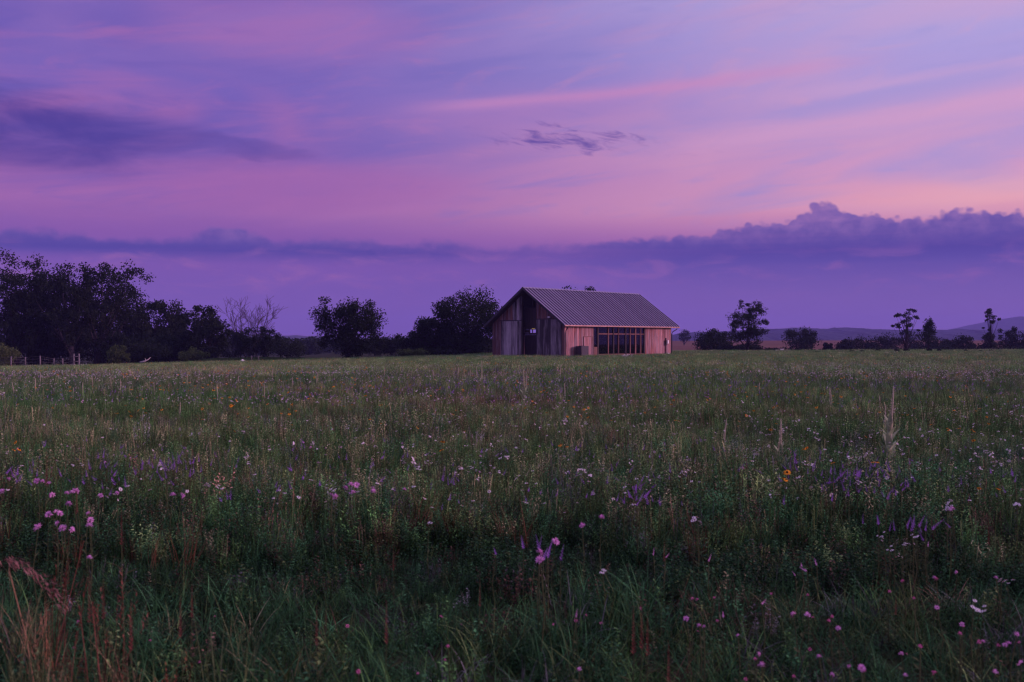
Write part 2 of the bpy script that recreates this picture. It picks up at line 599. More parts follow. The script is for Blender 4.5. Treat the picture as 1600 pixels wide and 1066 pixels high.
M['leaf_lite'] = foliage('young shrub leaves', c4(0.045, 0.075, 0.025), c4(0.11, 0.14, 0.05))
M['leaf_crop'] = foliage('crop leaves', c4(0.03, 0.06, 0.02), c4(0.06, 0.10, 0.035))

m_, t_, o_ = new_mat('window glass')
gl = t_.nodes.new('ShaderNodeBsdfGlossy')
gl.inputs['Roughness'].default_value = 0.02
tp = t_.nodes.new('ShaderNodeBsdfTransparent')
tp.inputs[0].default_value = (0.82, 0.84, 0.88, 1)
fr = t_.nodes.new('ShaderNodeFresnel')
fr.inputs[0].default_value = 1.5
mxs = t_.nodes.new('ShaderNodeMixShader')
t_.links.new(fr.outputs[0], mxs.inputs[0])
t_.links.new(tp.outputs[0], mxs.inputs[1])
t_.links.new(gl.outputs[0], mxs.inputs[2])
t_.links.new(mxs.outputs[0], o_.inputs[0])
M['glass'] = m_

m_, t_, o_ = new_mat('warm lamp')
em = t_.nodes.new('ShaderNodeEmission')
em.inputs[0].default_value = (1.0, 0.72, 0.22, 1)
em.inputs[1].default_value = 0.28
t_.links.new(em.outputs[0], o_.inputs[0])
M['lamp'] = m_

# ground, field and hills
m_, t_, o_ = new_mat('meadow soil')
vv = obj_vec(t_)
n_a = noise(t_, vv, 0.35, 6, 0.6)
n_b = noise(t_, vv, 9.0, 4, 0.6)
g1 = mixc(t_, n_a.smooth(0.35, 0.65), c4(0.022, 0.026, 0.012), c4(0.045, 0.055, 0.022))
g1 = mixc(t_, n_b.smooth(0.4, 0.7) * 0.6, g1, c4(0.035, 0.026, 0.018))
principled(t_, o_, g1, 0.95, 0.05, 0, n_b, 0.6, 0.05)
M['soil'] = m_
m_, t_, o_ = new_mat('ploughed earth')
vv = obj_vec(t_)
sp = t_.nodes.new('ShaderNodeSeparateXYZ')
t_.links.new(vv, sp.inputs[0])
fx, fy = V(t_, sp.outputs[0]), V(t_, sp.outputs[1])
rows = noise(t_, combine(t_, fx * 0.012, fy * 0.10, 0.0), 1.0, 5, 0.6)
pat = noise(t_, vv, 0.02, 5, 0.6)
g1 = mixc(t_, rows.smooth(0.3, 0.7), c4(0.11, 0.052, 0.032), c4(0.20, 0.095, 0.055))
g1 = mixc(t_, pat.smooth(0.45, 0.7) * 0.5, g1, c4(0.16, 0.13, 0.07))
principled(t_, o_, g1, 0.95, 0.05)
M['plough'] = m_
m_, t_, o_ = new_mat('distant forest')
vv = obj_vec(t_)
n_a = noise(t_, vv, 0.05, 6, 0.65)
g1 = mixc(t_, n_a.smooth(0.3, 0.7), c4(0.010, 0.016, 0.010), c4(0.042, 0.055, 0.030))
principled(t_, o_, g1, 0.95, 0.02)
M['forest'] = m_

# ------------------------------------------------------------------ ground sheet
ys = np.concatenate([np.linspace(-60, 0, 7), np.linspace(2, 40, 39), np.linspace(43, 160, 60), np.linspace(166, 330, 40), np.geomspace(345, 5000, 44)])
us = np.linspace(-1, 1, 161)
gv_, gq_ = [], []
for y in ys:
    half = max(60.0, abs(y) * 1.1 + 45)
    xs = us * half
    gv_.append(np.stack([xs, np.full_like(xs, y), gz(xs, y)], 1))
gv_ = np.concatenate(gv_)
nx = len(us)
ii, jj = np.meshgrid(np.arange(len(ys) - 1), np.arange(nx - 1), indexing='ij')
a0 = (ii * nx + jj).ravel()
gq_ = np.stack([a0, a0 + 1, a0 + nx + 1, a0 + nx], 1)
ground = link('ground', quads_mesh('ground', gv_, gq_, M['soil'], True))
tag(ground, kind='structure')

ys = np.linspace(238, 640, 50)
us = np.linspace(0, 1, 50)
fv = []
for y in ys:
    xs = (0.09 + us * 0.75) * y + 6
    fv.append(np.stack([xs, np.full_like(xs, y), gz(xs, y) + 0.05], 1))
fv = np.concatenate(fv)
nx = len(us)
ii, jj = np.meshgrid(np.arange(len(ys) - 1), np.arange(nx - 1), indexing='ij')
a0 = (ii * nx + jj).ravel()
pf = link('ploughed_field', quads_mesh('ploughed_field', fv, np.stack([a0, a0 + 1, a0 + nx + 1, a0 + nx], 1), M['plough'], True))
tag(pf, kind='structure')

rng = np.random.default_rng(7)


def ridge(name, D, depth, prof, bump, nseg, seed):
    """A wooded ridge: prof gives (pixel x, pixel y of the skyline) seen from the meadow; it is built at distance D."""
    r = np.random.default_rng(seed)
    px = np.array([p[0] for p in prof], float)
    py = np.array([p[1] for p in prof], float)
    X = np.linspace(px[0], px[-1], nseg)
    xw = (X - CX) / F * D
    topz = H + (CY - np.interp(X, px, py)) / F * D
    vs = []
    rows_ = [(0.0, -0.15), (0.10, 0.14), (0.22, 0.32), (0.36, 0.50), (0.5, 0.66), (0.64, 0.80), (0.78, 0.91), (0.9, 0.98), (1.0, 1.0), (1.2, 0.9), (1.6, 0.4), (2.0, -0.1)]
    for k, (fy_, fz) in enumerate(rows_):
        jig = r.normal(0, 1, nseg)
        jig = (jig + np.roll(jig, 1) * 0.6)
        b = bump * (0.4 if k == 0 else 1.0)
        g0 = 0.5
        vs.append(np.stack([xw + r.normal(0, bump * 0.5, nseg), D - depth + fy_ * depth + r.normal(0, bump, nseg), g0 + (topz - g0) * fz + np.abs(jig) * b * 0.6 - b * 0.4], 1))
    vs = np.concatenate(vs)
    ii, jj = np.meshgrid(np.arange(len(rows_) - 1), np.arange(nseg - 1), indexing='ij')
    a0 = (ii * nseg + jj).ravel()
    o = link(name, quads_mesh(name, vs, np.stack([a0, a0 + 1, a0 + nseg + 1, a0 + nseg], 1), M['forest'], False))
    return tag(o, kind='structure')


ridge('hills', 2400, 600, [(-200, 527), (100, 526), (420, 526), (470, 526), (560, 530), (700, 531), (900, 528), (1050, 524), (1090, 520), (1150, 518), (1200, 515), (1230, 513.5), (1260, 515),
                           (1320, 515), (1400, 518), (1450, 516), (1490, 517), (1560, 518), (1640, 516), (1800, 512)], 3.6, 620, 3)
ridge('mountain', 3700, 1000, [(1380, 531), (1470, 523), (1520, 513), (1560, 503), (1590, 496), (1640, 491), (1720, 486), (1820, 490), (1950, 500)], 2.0, 160, 5)

# ------------------------------------------------------------------ trees
def leaf_quads(r, centres, size, aspect=0.6):
    """A leaf-sized rhombus at each centre, turned at random."""
    n = len(centres)
    d = r.normal(size=(n, 3))
    d /= np.linalg.norm(d, axis=1, keepdims=True)
    e = r.normal(size=(n, 3))
    e -= d * (e * d).sum(1, keepdims=True)
    e /= np.linalg.norm(e, axis=1, keepdims=True)
    L = (size * 0.92 * r.uniform(0.6, 1.35, n))[:, None]
    nrm = np.cross(d, e)
    v = np.stack([centres - d * L * 0.5, centres + e * L * aspect * 0.5 + nrm * L * 0.08, centres + d * L * 0.5, centres - e * L * aspect * 0.5 + nrm * L * 0.08], 1)
    return v.reshape(-1, 3), np.arange(n * 4).reshape(-1, 4)


def bez(p0, p1, p2, n):
    t = np.linspace(0, 1, n)[:, None]
    return (1 - t) ** 2 * p0 + 2 * t * (1 - t) * p1 + t * t * p2


def tree(name, label, px, top, width, Y, seed, bottom=None, clumps=46, leaves=95, rc=0.17, size=0.30, mat='leaf_oak', bark='bark',
         trunk=0.030, lean=0.0, shape='round', group=None, cat='tree', fill=0.55, extra=None, depth=1.0, flat=0.75, layout=None):
    """A tree at distance Y whose crown spans `width` pixels and tops out at pixel row `top` in the meadow's view."""
    r = np.random.default_rng(seed)
    X = (px - CX) / F * Y
    g = float(gz(X, Y))
    hgt = H + (CY - top) / F * Y - g
    w = width / F * Y
    zb = (H - ((bottom if bottom else 545) - CY) / F * Y - g) if bottom else hgt * 0.22
    zb = max(zb, 0.15)
    root = empty(name, (X, Y, g))
    tag(root, label, cat, group)
    cz, rz = (zb + hgt) / 2, (hgt - zb) / 2
    rx = w / 2
    cen = []
    if layout is not None:
        for (u, v_, s_) in layout:
            cen.append((u * rx, r.normal(0, 0.3) * rx, zb + v_ * (hgt - zb), s_ * rc * w))
    else:
        ph = r.uniform(0, 6.28, 4)
        for _ in range(clumps):
            d = r.normal(size=3)
            d /= np.linalg.norm(d)
            rad = r.uniform(fill ** 3, 1.0) ** (1 / 3)
            a = math.atan2(d[1], d[0])
            lobe = 1 + 0.16 * math.sin(2 * a + ph[0]) + 0.12 * math.sin(3 * a + ph[1]) + 0.10 * math.sin(5 * math.asin(d[2]) + ph[2])
            p = d * rad * lobe
            if shape == 'cone':
                p[0] *= 1.15 * (1 - (p[2] + 1) / 2) + 0.12
                p[1] *= 1.15 * (1 - (p[2] + 1) / 2) + 0.12
            elif shape == 'vase':
                k = 0.55 + 0.5 * (p[2] + 1) / 2
                p[0] *= k
                p[1] *= k
            elif shape == 'egg':
                k = 0.45 + 0.58 * float(sstep(-1.0, -0.15, p[2]))
                p[0] *= k
                p[1] *= k
            elif shape == 'dome':
                p[2] = p[2] if p[2] > -0.55 else -0.55 + r.normal(0, 0.15)
            s_ = rc * w * r.uniform(0.55, 1.25)
            kx = max(0.2, 1 - s_ / max(rx, 0.1) * 0.75)
            kz = max(0.2, 1 - s_ * flat / max(rz, 0.1) * 0.9)
            cen.append((p[0] * rx * kx + lean * (p[2] * 0.5 + 0.5) * rx, p[1] * rx * kx * depth, cz + p[2] * rz * kz, s_))
    pts = []
    for (x, y, z, s_) in cen:
        n = max(6, int(leaves * 1.75 * r.uniform(0.7, 1.3)))
        q = r.normal(size=(n, 3))
        q /= np.linalg.norm(q, axis=1, keepdims=True)
        q *= (r.uniform(0.05, 1.0, n) ** 0.62)[:, None] * s_
        q[:, 2] *= flat
        nz = r.uniform(0.75, 1.3, (1, 3))
        pts.append(q * nz * 0.95 + np.array((x, y, z)))
    pts = np.concatenate(pts)
    lo, hi = np.percentile(pts[:, 0], (0.5, 99.5))
    zl, zh = np.percentile(pts[:, 2], (1.0, 99.3))
    kx = w / max(hi - lo, 0.1)
    mx = (hi + lo) / 2
    kz = (hgt - zb) / max(zh - zl, 0.1)
    fit = lambda a: np.stack([(a[:, 0] - mx) * kx, a[:, 1] * kx, zb + (a[:, 2] - zl) * kz], 1)
    pts = fit(pts)
    cc = fit(np.array([c_[:3] for c_ in cen]))
    cen = [(a_[0], a_[1], a_[2], c_[3]) for a_, c_ in zip(cc, cen)]
    pts = pts[pts[:, 2] > 0.1]
    v, q = leaf_quads(r, pts, size)
    link('crown', quads_mesh('crown', v, q, M[mat]), root)
    mb = MB()
    tr = max(0.05, trunk * hgt)
    bx = -lean * rx * 0.9
    p0 = np.array((bx, 0, -0.2))
    pm = np.array((bx * 0.6 + r.normal(0, 0.02) * w, r.normal(0, 0.02) * w, hgt * 0.3))
    p2 = np.array((r.normal(0, 0.03) * w, 0, cz + rz * 0.35))
    path = bez(p0, pm, p2, 8)
    mb.tube(path, [tr * (1.35 if i == 0 else 1.0) * (1 - 0.085 * i) for i in range(8)], 7)
    order = r.permutation(len(cen))[:min(len(cen), 22)]
    for k in order:
        x, y, z, s_ = cen[k]
        i0 = int(np.clip(1 + (z - zb) / max(hgt - zb, 0.1) * 4 + r.uniform(-1, 0.5), 1, 6))
        a = path[i0]
        b = np.array((x, y, z))
        mid = a * 0.45 + b * 0.55 + np.array((0, 0, -0.10 * np.linalg.norm(b - a)))
        br = bez(a, mid, b, 5)
        r0 = tr * r.uniform(0.25, 0.45)
        mb.tube(br, [r0 * (1 - 0.2 * i) for i in range(5)], 5, cap=False)
    link('trunk', mb.build('trunk', M[bark], True), root)
    return root


def bare_tree(name, label, px, top, width, Y, seed):
    r = np.random.default_rng(seed)
    X = (px - CX) / F * Y
    g = float(gz(X, Y))
    hgt = H + (CY - top) / F * Y - g
    w = width / F * Y
    root = empty(name, (X, Y, g))
    tag(root, label, 'tree')
    lv = {0: MB(), 1: MB(), 2: MB()}

    def grow(p, d, length, rad, level):
        n = 4
        pts = [p]
        for i in range(n):
            d = d + r.normal(0, 0.13, 3) + np.array((0, 0, 0.04))
            d /= np.linalg.norm(d)
            pts.append(pts[-1] + d * length / n)
        lv[0 if level == 0 else (1 if level < 3 else 2)].tube(pts, [max(rad * (1 - 0.16 * i), 0.02) for i in range(n + 1)], 5 if level < 2 else 3, cap=False)
        if level >= 4:
            return
        for _ in range(3 if level in (1, 2, 3) else 3):
            i = r.integers(2, n + 1)
            k = d + r.normal(0, 0.50 if level else 0.42, 3) * np.array((1, 0.8, 0.5))
            k[2] = abs(k[2]) * 0.8 + 0.2 if level < 3 else k[2]
            k /= np.linalg.norm(k)
            grow(pts[i], k, length * r.uniform(0.6, 0.8), max(rad * 0.55, 0.022), level + 1)
    for bx, dxx in ((-0.12, -0.35), (-0.02, -0.05), (0.10, 0.12), (0.16, 0.42)):
        d = np.array((dxx, r.normal(0, 0.1), 1.0))
        d /= np.linalg.norm(d)
        grow(np.array((bx * w, 0, -0.2)), d, hgt * 0.45, 0.13, 0)
    link('trunk', lv[0].build('trunk', M['dead_wood']), root)
    link('limbs', lv[1].build('limbs', M['dead_wood']), root)
    link('twigs', lv[2].build('twigs', M['dead_wood']), root)
    return root


GW = 'tall trees of the left wood'
GU = 'lower trees of the left wood'
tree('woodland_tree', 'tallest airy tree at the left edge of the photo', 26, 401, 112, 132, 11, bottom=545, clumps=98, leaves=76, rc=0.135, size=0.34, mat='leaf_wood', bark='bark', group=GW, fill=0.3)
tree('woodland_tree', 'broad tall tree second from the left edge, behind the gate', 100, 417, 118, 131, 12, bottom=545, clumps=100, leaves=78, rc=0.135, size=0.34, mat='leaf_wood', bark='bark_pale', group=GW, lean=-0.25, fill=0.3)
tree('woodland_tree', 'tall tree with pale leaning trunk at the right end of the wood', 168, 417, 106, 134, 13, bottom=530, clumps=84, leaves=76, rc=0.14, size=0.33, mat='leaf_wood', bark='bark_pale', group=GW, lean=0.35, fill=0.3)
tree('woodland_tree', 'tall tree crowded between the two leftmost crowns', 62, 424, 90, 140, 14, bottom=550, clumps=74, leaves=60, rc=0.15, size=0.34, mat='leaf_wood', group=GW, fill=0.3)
for (px_, tp_, w_, Y_, sd_, lb_) in [
        (12, 496, 110, 139, 21, 'dense dark undergrowth tree at the left edge behind the fence'),
        (78, 502, 120, 141, 22, 'dense dark undergrowth tree behind the fence posts'),
        (148, 500, 110, 143, 23, 'dense dark undergrowth tree behind the pale leaning trunk'),
        (206, 474, 90, 145, 24, 'dark bushy tree just right of the tall leaning tree'),
        (243, 472, 84, 143, 25, 'dark tree with humped crown right of the tall wood'),
        (285, 484, 72, 146, 26, 'dark tree behind the dense rounded tree left of the dead tree'),
        (325, 481, 74, 131, 27, 'dense rounded dark tree left of the bare dead tree'),
        (215, 520, 96, 134, 28, 'low dark tree standing below the humped crown in the wood'),
        (270, 520, 90, 135, 29, 'low dark tree at the foot of the wood left of the rounded tree')]:
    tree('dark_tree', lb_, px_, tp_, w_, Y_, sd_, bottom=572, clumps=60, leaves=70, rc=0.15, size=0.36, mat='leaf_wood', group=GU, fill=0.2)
GS = 'shrubs at the foot of the woods'
for (px_, tp_, w_, Y_, sd_, mt_, lb_) in [
        (6, 540, 40, 124, 31, 'leaf_lite', 'pale green shrub at the left edge beside the fence'),
        (186, 541, 30, 123, 32, 'leaf_lite', 'pale yellow green shrub right of the leaning trunk'),
        (240, 535, 62, 126, 33, 'leaf_wood', 'wide dark shrub below the humped tree'),
        (302, 545, 40, 125, 34, 'leaf_lite', 'pale leafy shrub in front of the dense rounded tree'),
        (376, 514, 56, 141, 35, 'leaf_wood', 'dark shrub hiding the foot of the bare dead tree'),
        (414, 512, 46, 139, 36, 'leaf_wood', 'tall dark shrub right of the bare dead tree'),
        (448, 528, 60, 150, 37, 'leaf_wood', 'low dark shrub between dead tree and round oak'),
        (612, 524, 50, 141, 38, 'leaf_wood', 'dark pointed shrub right of the round oak'),
        (585, 531, 40, 150, 39, 'leaf_wood', 'low dark shrub at the right foot of the round oak'),
        (646, 546, 44, 124, 40, 'leaf_lite', 'grey green shrub at the foot of the oak group'),
        (690, 545, 60, 125, 41, 'leaf_wood', 'low spreading shrub below the big oak beside the barn')]:
    tree('shrub', lb_, px_, tp_, w_, Y_, sd_, bottom=576, clumps=40, leaves=60, rc=0.17, size=0.26, mat=mt_, trunk=0.02, group=GS, cat='shrub', fill=0.2)
bare_tree('bare_tree', 'leafless dead tree with fine pinkish branches above the shrubs', 391, 472, 46, 150, 51)

tree('oak_tree', 'round crowned oak standing alone in the meadow left of centre', 543, 470, 103, 121, 61, clumps=100, leaves=95, rc=0.135, size=0.27, bottom=556, fill=0.3, trunk=0.045, flat=0.85, shape='egg')
tree('oak_tree', 'large oak with broad crown just left of the barn', 730, 458, 100, 128, 62, clumps=104, leaves=95, rc=0.14, size=0.28, bottom=556, fill=0.3, trunk=0.045, shape='egg')
tree('oak_tree', 'smaller oak left of the large oak by the barn', 676, 498, 76, 130, 63, clumps=50, leaves=90, rc=0.14, size=0.28, bottom=550, fill=0.25, trunk=0.04)
for (px_, tp_, w_, Y_, sd_, lb_) in [
        (658, 522, 66, 133, 64, 'dark low tree left of the smaller oak'),
        (703, 518, 84, 136, 65, 'dark low tree filling the space under the two oaks'),
        (752, 528, 56, 140, 66, 'dark low tree hard against the left barn wall')]:
    tree('dark_tree', lb_, px_, tp_, w_, Y_, sd_, bottom=570, clumps=44, leaves=70, rc=0.16, size=0.32, mat='leaf_wood', group='trees beside the barn', fill=0.2)
tree('tree', 'tree behind the barn with only its top above the ridge', 908, 451, 64, 160, 67, clumps=60, leaves=90, rc=0.2, size=0.34, bottom=530, fill=0.3)

tree('tree', 'tall upright tree with trunk showing, right of the barn', 1168, 472, 60, 158, 71, bottom=537, clumps=84, leaves=60, rc=0.12, size=0.25, fill=0.25, trunk=0.026, shape='egg')
tree('tree', 'small hazy tree far off past the right end of the barn', 1069, 516, 19, 430, 72, clumps=24, leaves=40, rc=0.2, size=0.45, bottom=533, mat='leaf_wood')
tree('bush', 'big rounded dark bush left of the tall upright tree', 1119, 516, 62, 166, 73, bottom=553, clumps=56, leaves=70, rc=0.15, size=0.28, fill=0.2, cat='bush')
tree('tree', 'spreading dark tree in front of the brown field', 1251, 514, 54, 205, 74, bottom=549, clumps=46, leaves=70, rc=0.15, size=0.34, fill=0.25)
GB = 'bushes along the right edge of the meadow'
for (px_, tp_, w_, Y_, sd_, lb_) in [
        (1166, 538, 44, 164, 81, 'low bushes at the foot of the tall upright tree'),
        (1135, 540, 30, 160, 82, 'small bush between big rounded bush and tall tree'),
        (1205, 545, 24, 170, 83, 'tiny bush left of the white boxes'),
        (1293, 537, 13, 190, 84, 'tiny dark bush right of the spreading tree'),
        (1325, 530, 42, 200, 85, 'dark mounded bush left of the long bush row'),
        (1362, 526, 40, 215, 86, 'rounded bush in the row left of the sparse tree'),
        (1390, 522, 44, 235, 87, 'taller bush in the row just left of the sparse tree'),
        (1428, 520, 44, 240, 88, 'hazy tall bush behind the sparse layered tree'),
        (1466, 527, 44, 210, 89, 'dark bush right of the young conical tree'),
        (1506, 525, 36, 195, 90, 'dark round bush between the conical and slender trees'),
        (1486, 531, 30, 215, 91, 'low bush left of the dark round bush'),
        (1541, 523, 32, 200, 92, 'bush at the foot of the slender tufted tree'),
        (1592, 521, 40, 205, 94, 'dark bush at the right edge of the photo')]:
    tree('bush', lb_, px_, tp_, w_, Y_, sd_, bottom=553, clumps=34, leaves=60, rc=0.19, size=0.34, mat='leaf_wood', group=GB, cat='bush', fill=0.2)
tree('tree', 'small open crowned tree near the right edge among bushes', 1573, 512, 32, 215, 93, bottom=545, clumps=24, leaves=50, rc=0.18, size=0.36, fill=0.3)
tree('sparse_tree', 'sparse tree with flat leaf layers above the bush row', 1416, 483, 44, 165, 75, bottom=522, rc=0.14, size=0.25, leaves=58, trunk=0.026, flat=0.50,
     layout=[(-0.80, 0.70, 0.8), (-0.45, 0.76, 1.0), (-0.1, 0.72, 1.0), (0.2, 0.82, 1.0), (0.35, 0.97, 0.8), (0.6, 0.92, 0.9), (0.75, 0.68, 0.8), (0.95, 0.62, 0.5), (0.45, 0.62, 1.0),
             (0.0, 0.5, 1.1), (-0.3, 0.45, 1.1), (-0.75, 0.35, 0.9), (-0.5, 0.25, 0.9), (0.2, 0.3, 1.0), (0.5, 0.35, 1.0), (-0.2, 0.1, 1.0), (0.1, 0.05, 0.9), (0.8, 0.12, 0.6), (-0.9, 0.3, 0.5), (-0.3, 0.0, 0.9), (-0.05, 0.3, 0.9)])
tree('conical_tree', 'young conical tree between sparse tree and round bush', 1451, 499, 22, 160, 76, bottom=536, clumps=30, leaves=46, rc=0.22, size=0.26, shape='cone', trunk=0.02, fill=0.1)
tree('slender_tree', 'slender tree with leafy tuft at its top near right edge', 1548, 483, 23, 165, 77, bottom=540, rc=0.20, size=0.25, leaves=50, trunk=0.020,
     layout=[(0.0, 0.97, 0.8), (-0.4, 0.9, 0.9), (0.3, 0.9, 1.0), (-0.6, 0.82, 0.9), (0.65, 0.8, 0.9), (0.0, 0.82, 1.0), (-0.4, 0.73, 0.9), (0.5, 0.7, 0.8), (0.9, 0.75, 0.5), (0.1, 0.68, 0.8),
             (-0.1, 0.5, 0.5), (0.1, 0.42, 0.5), (-0.1, 0.36, 0.6), (-0.7, 0.55, 0.35), (0.0, 0.25, 0.6), (0.1, 0.15, 0.6)])


def sapling(px, top, Y, hpx, seed):
    return tree('sapling', 'small dark sapling in the row along the right meadow edge', px, top, hpx * 0.75, Y, seed, bottom=top + hpx, clumps=9, leaves=22, rc=0.28, size=0.20, shape='cone', trunk=0.02,
                group='saplings planted along the right edge of the meadow', cat='sapling', mat='leaf_wood', fill=0.1)


for i, (px_, tp_, h_) in enumerate([(1313, 549, 10), (1331, 548, 9), (1347, 548, 10), (1371, 546, 10), (1382, 551, 7), (1401, 546, 9), (1417, 545, 11), (1452, 545, 10), (1468, 545, 9),
                                    (1509, 547, 7), (1533, 548, 7), (1548, 547, 7), (1277, 549, 9)]):
    sapling(px_, tp_, 138 - (tp_ - 545) * 2, h_, 300 + i)


def wood_mass(name, px0, px1, top0, top1, Y0, Y1, n, seed, size):
    r = np.random.default_rng(seed)
    pts = []
    for _ in range(n):
        Y = r.uniform(Y0, Y1)
        px_ = r.uniform(px0, px1)
        tp_ = np.interp(px_, [px0, px1], [top0, top1]) + r.uniform(-1.5, 5)
        X = (px_ - CX) / F * Y
        g = float(gz(X, Y))
        zt = H + (CY - tp_) / F * Y - g
        s_ = r.uniform(1.6, 3.2)
        k = 150
        q = r.normal(size=(k, 3))
        q /= np.linalg.norm(q, axis=1, keepdims=True)
        q *= (r.uniform(0, 1, k) ** 0.4)[:, None]
        q *= np.array((s_, s_, max(zt, 1.0) * 0.55))
        pts.append(q + np.array((X, Y, g + max(zt, 1.0) * 0.5)))
    v, q = leaf_quads(r, np.concatenate(pts), size)
    o = link(name, quads_mesh(name, v, q, M['leaf_wood']))
    return o


tag(wood_mass('undergrowth', 1075, 1640, 545, 540, 172, 225, 120, 8, 0.45), 'low dark undergrowth along the right edge of the meadow', 'undergrowth', kind='stuff')
tag(wood_mass('far_woods', 330, 780, 527, 531, 260, 420, 210, 5, 0.9), 'distant dark wood between the lone oak and the barn', 'woods', kind='stuff')

# ------------------------------------------------------------------ the barn
TH, BL, BW, ZE, ZR, OE, OG = 0.8196, 19.725, 10.443, 3.452, 7.49, 0.611, 0.736
BX, BY = 5.465, 103.995
bz = float(gz(BX, BY)) * 0.0
barn = empty('barn', (BX, BY, bz), TH)
tag(barn, 'weathered timber barn with grey ribbed metal roof in the meadow', 'barn')
SL = (ZR - ZE) / (BW / 2 + OE)


def roof_z(v):
    return ZR - abs(v - BW / 2) * SL


UND = 0.20  # roof build-up below the metal


def board_mesh(w, t, z0, zl, zr, mat, along, name='board'):
    """Vertical board, width w along axis `along` (0 = barn length, 1 = barn width), top cut to the slope zl..zr."""
    b = 0.006
    if along == 0:
        prof = [(0, 0), (w, 0), (w - b, -t), (b, -t)]
        zz = [zl, zr, zr, zl]
    else:
        prof = [(-0, 0), (0, w), (-t, w - b), (-t, b)]
        zz = [zl, zr, zr, zl]
    vs = [(p[0], p[1], z0) for p in prof] + [(p[0], p[1], z) for p, z in zip(prof, zz)]
    fs = [(0, 1, 2, 3), (7, 6, 5, 4), (0, 4, 5, 1), (1, 5, 6, 2), (2, 6, 7, 3), (3, 7, 4, 0)]
    mb = MB()
    mb.add(vs, fs)
    me = mb.build(name, mat)
    return me


def box_obj(name, x0, x1, y0, y1, z0, z1, mat, parent, pivot=True):
    cx, cy, cz = (x0 + x1) / 2, (y0 + y1) / 2, (z0 + z1) / 2
    mb = MB()
    mb.box(x0 - cx, x1 - cx, y0 - cy, y1 - cy, z0 - cz, z1 - cz)
    o = link(name, mb.build(name, mat), parent)
    o.location = (cx, cy, cz)
    return o


br = random.Random(4)
# front long wall (v = 0), boards left and right of the glazed bay
G0, G1 = 4.85, 14.43
wall_top = roof_z(0) - UND
mb = MB()
mb.box(0.0, G0, 0.0, 0.16, 0.0, wall_top)
mb.box(G1, BL, 0.0, 0.16, 0.0, wall_top)
mb.box(G0, G1, 0.02, 0.16, 3.36, wall_top)
front = link('front_wall', mb.build('front_wall', M['wood_dark']), barn)
for (a, b_) in ((0.02, G0), (G1, BL - 0.02)):
    x = a
    while x < b_ - 0.05:
        w = min(br.uniform(0.24, 0.46), b_ - x)
        o = link('board', board_mesh(w - 0.018, br.uniform(0.022, 0.04), br.uniform(0.04, 0.12), wall_top - 0.01, wall_top - 0.01, M['wood_brown'], 0), front)
        o.location = (x, -0.002, 0)
        x += w
# plain door flush in the boards, its frame standing proud
dr = empty('door', (3.12, -0.045, 0))
dr.parent = barn
for k in range(5):
    o = link('plank', board_mesh(0.282, 0.03, 0.06, 2.16, 2.16, M['wood_brown'], 0, 'plank'), dr)
    o.location = (0.04 + k * 0.30, -0.004, 0)
box_obj('head_rail', 0.0, 1.56, -0.05, 0.02, 2.17, 2.25, M['frame_wood'], dr)
box_obj('jamb', -0.03, 0.03, -0.05, 0.02, 0.05, 2.17, M['frame_wood'], dr)
box_obj('jamb', 1.53, 1.59, -0.05, 0.02, 0.05, 2.17, M['frame_wood'], dr)

# glazed bay: posts, transom, panes
gz_part = empty('glazing', (0, 0.10, 0))
gz_part.parent = barn
posts = [G0 + 0.06, 5.72, 7.57, 8.5, 9.42, 10.76, 11.62, 12.62, 13.62, G1 - 0.06]
for i, x in enumerate(posts):
    wd = 0.09 if i in (0, 1, 3, 5, 7, 9) else 0.06
    mt = M['wood_dark'] if i in (0, 1, 3, 5, 9) else M['frame_wood']
    box_obj('post', x - wd, x + wd, -0.09, 0.09, 0.0, 3.34, mt, gz_part)
for i in range(len(posts) - 1):
    a, b_ = posts[i] + 0.095, posts[i + 1] - 0.095
    if i > 0:
        box_obj('transom', a, b_, -0.06, 0.06, 2.46, 2.60, M['frame_wood'], gz_part)
        box_obj('kick_panel', a, b_, -0.05, 0.05, 0.02, 0.34, M['frame_wood'], gz_part)
        box_obj('pane', a, b_, -0.008, 0.008, 0.35, 2.455, M['glass'], gz_part)
        box_obj('pane', a, b_, -0.008, 0.008, 2.605, 3.33, M['glass'], gz_part)
    else:
        box_obj('pane', a, b_, -0.008, 0.008, 1.12, 3.33, M['glass'], gz_part)
        box_obj('kick_panel', a, b_, -0.05, 0.05, 0.02, 1.11, M['frame_wood'], gz_part)

# gable (a = 0): central opening to the roof, boards either side, silvered sliding doors in front
O0, O1 = 3.88, 6.02
mb = MB()
def gable_slab(mb, v0, v1, a0, a1, z0=0.0):
    zs = [roof_z(v0) - UND, roof_z(v1) - UND]
    vs = [(a0, v0, z0), (a1, v0, z0), (a1, v1, z0), (a0, v1, z0), (a0, v0, zs[0]), (a1, v0, zs[0]), (a1, v1, zs[1]), (a0, v1, zs[1])]
    mb.add(vs, [(0, 3, 2, 1), (4, 5, 6, 7), (0, 1, 5, 4), (1, 2, 6, 5), (2, 3, 7, 6), (3, 0, 4, 7)])
gable_slab(mb, 0.17, O0, 0.0, 0.16)
gable_slab(mb, O1, BW, 0.0, 0.16)
gab = link('gable_wall', mb.build('gable_wall', M['wood_dark']), barn)
for (a, b_) in ((0.0, O0), (O1, BW)):
    v = a
    while v < b_ - 0.05:
        w = min(br.uniform(0.24, 0.46), b_ - v)
        zl, zr2 = roof_z(v) - UND - 0.01, roof_z(v + w) - UND - 0.01
        grey = (b_ > 7 and v < 7.2)
        o = link('board', board_mesh(w - 0.018, br.uniform(0.022, 0.04), br.uniform(0.04, 0.12), zl, zr2, M['wood_grey'] if grey else M['wood_umber'], 1), gab)
        o.location = (-0.002, v, 0)
        v += w
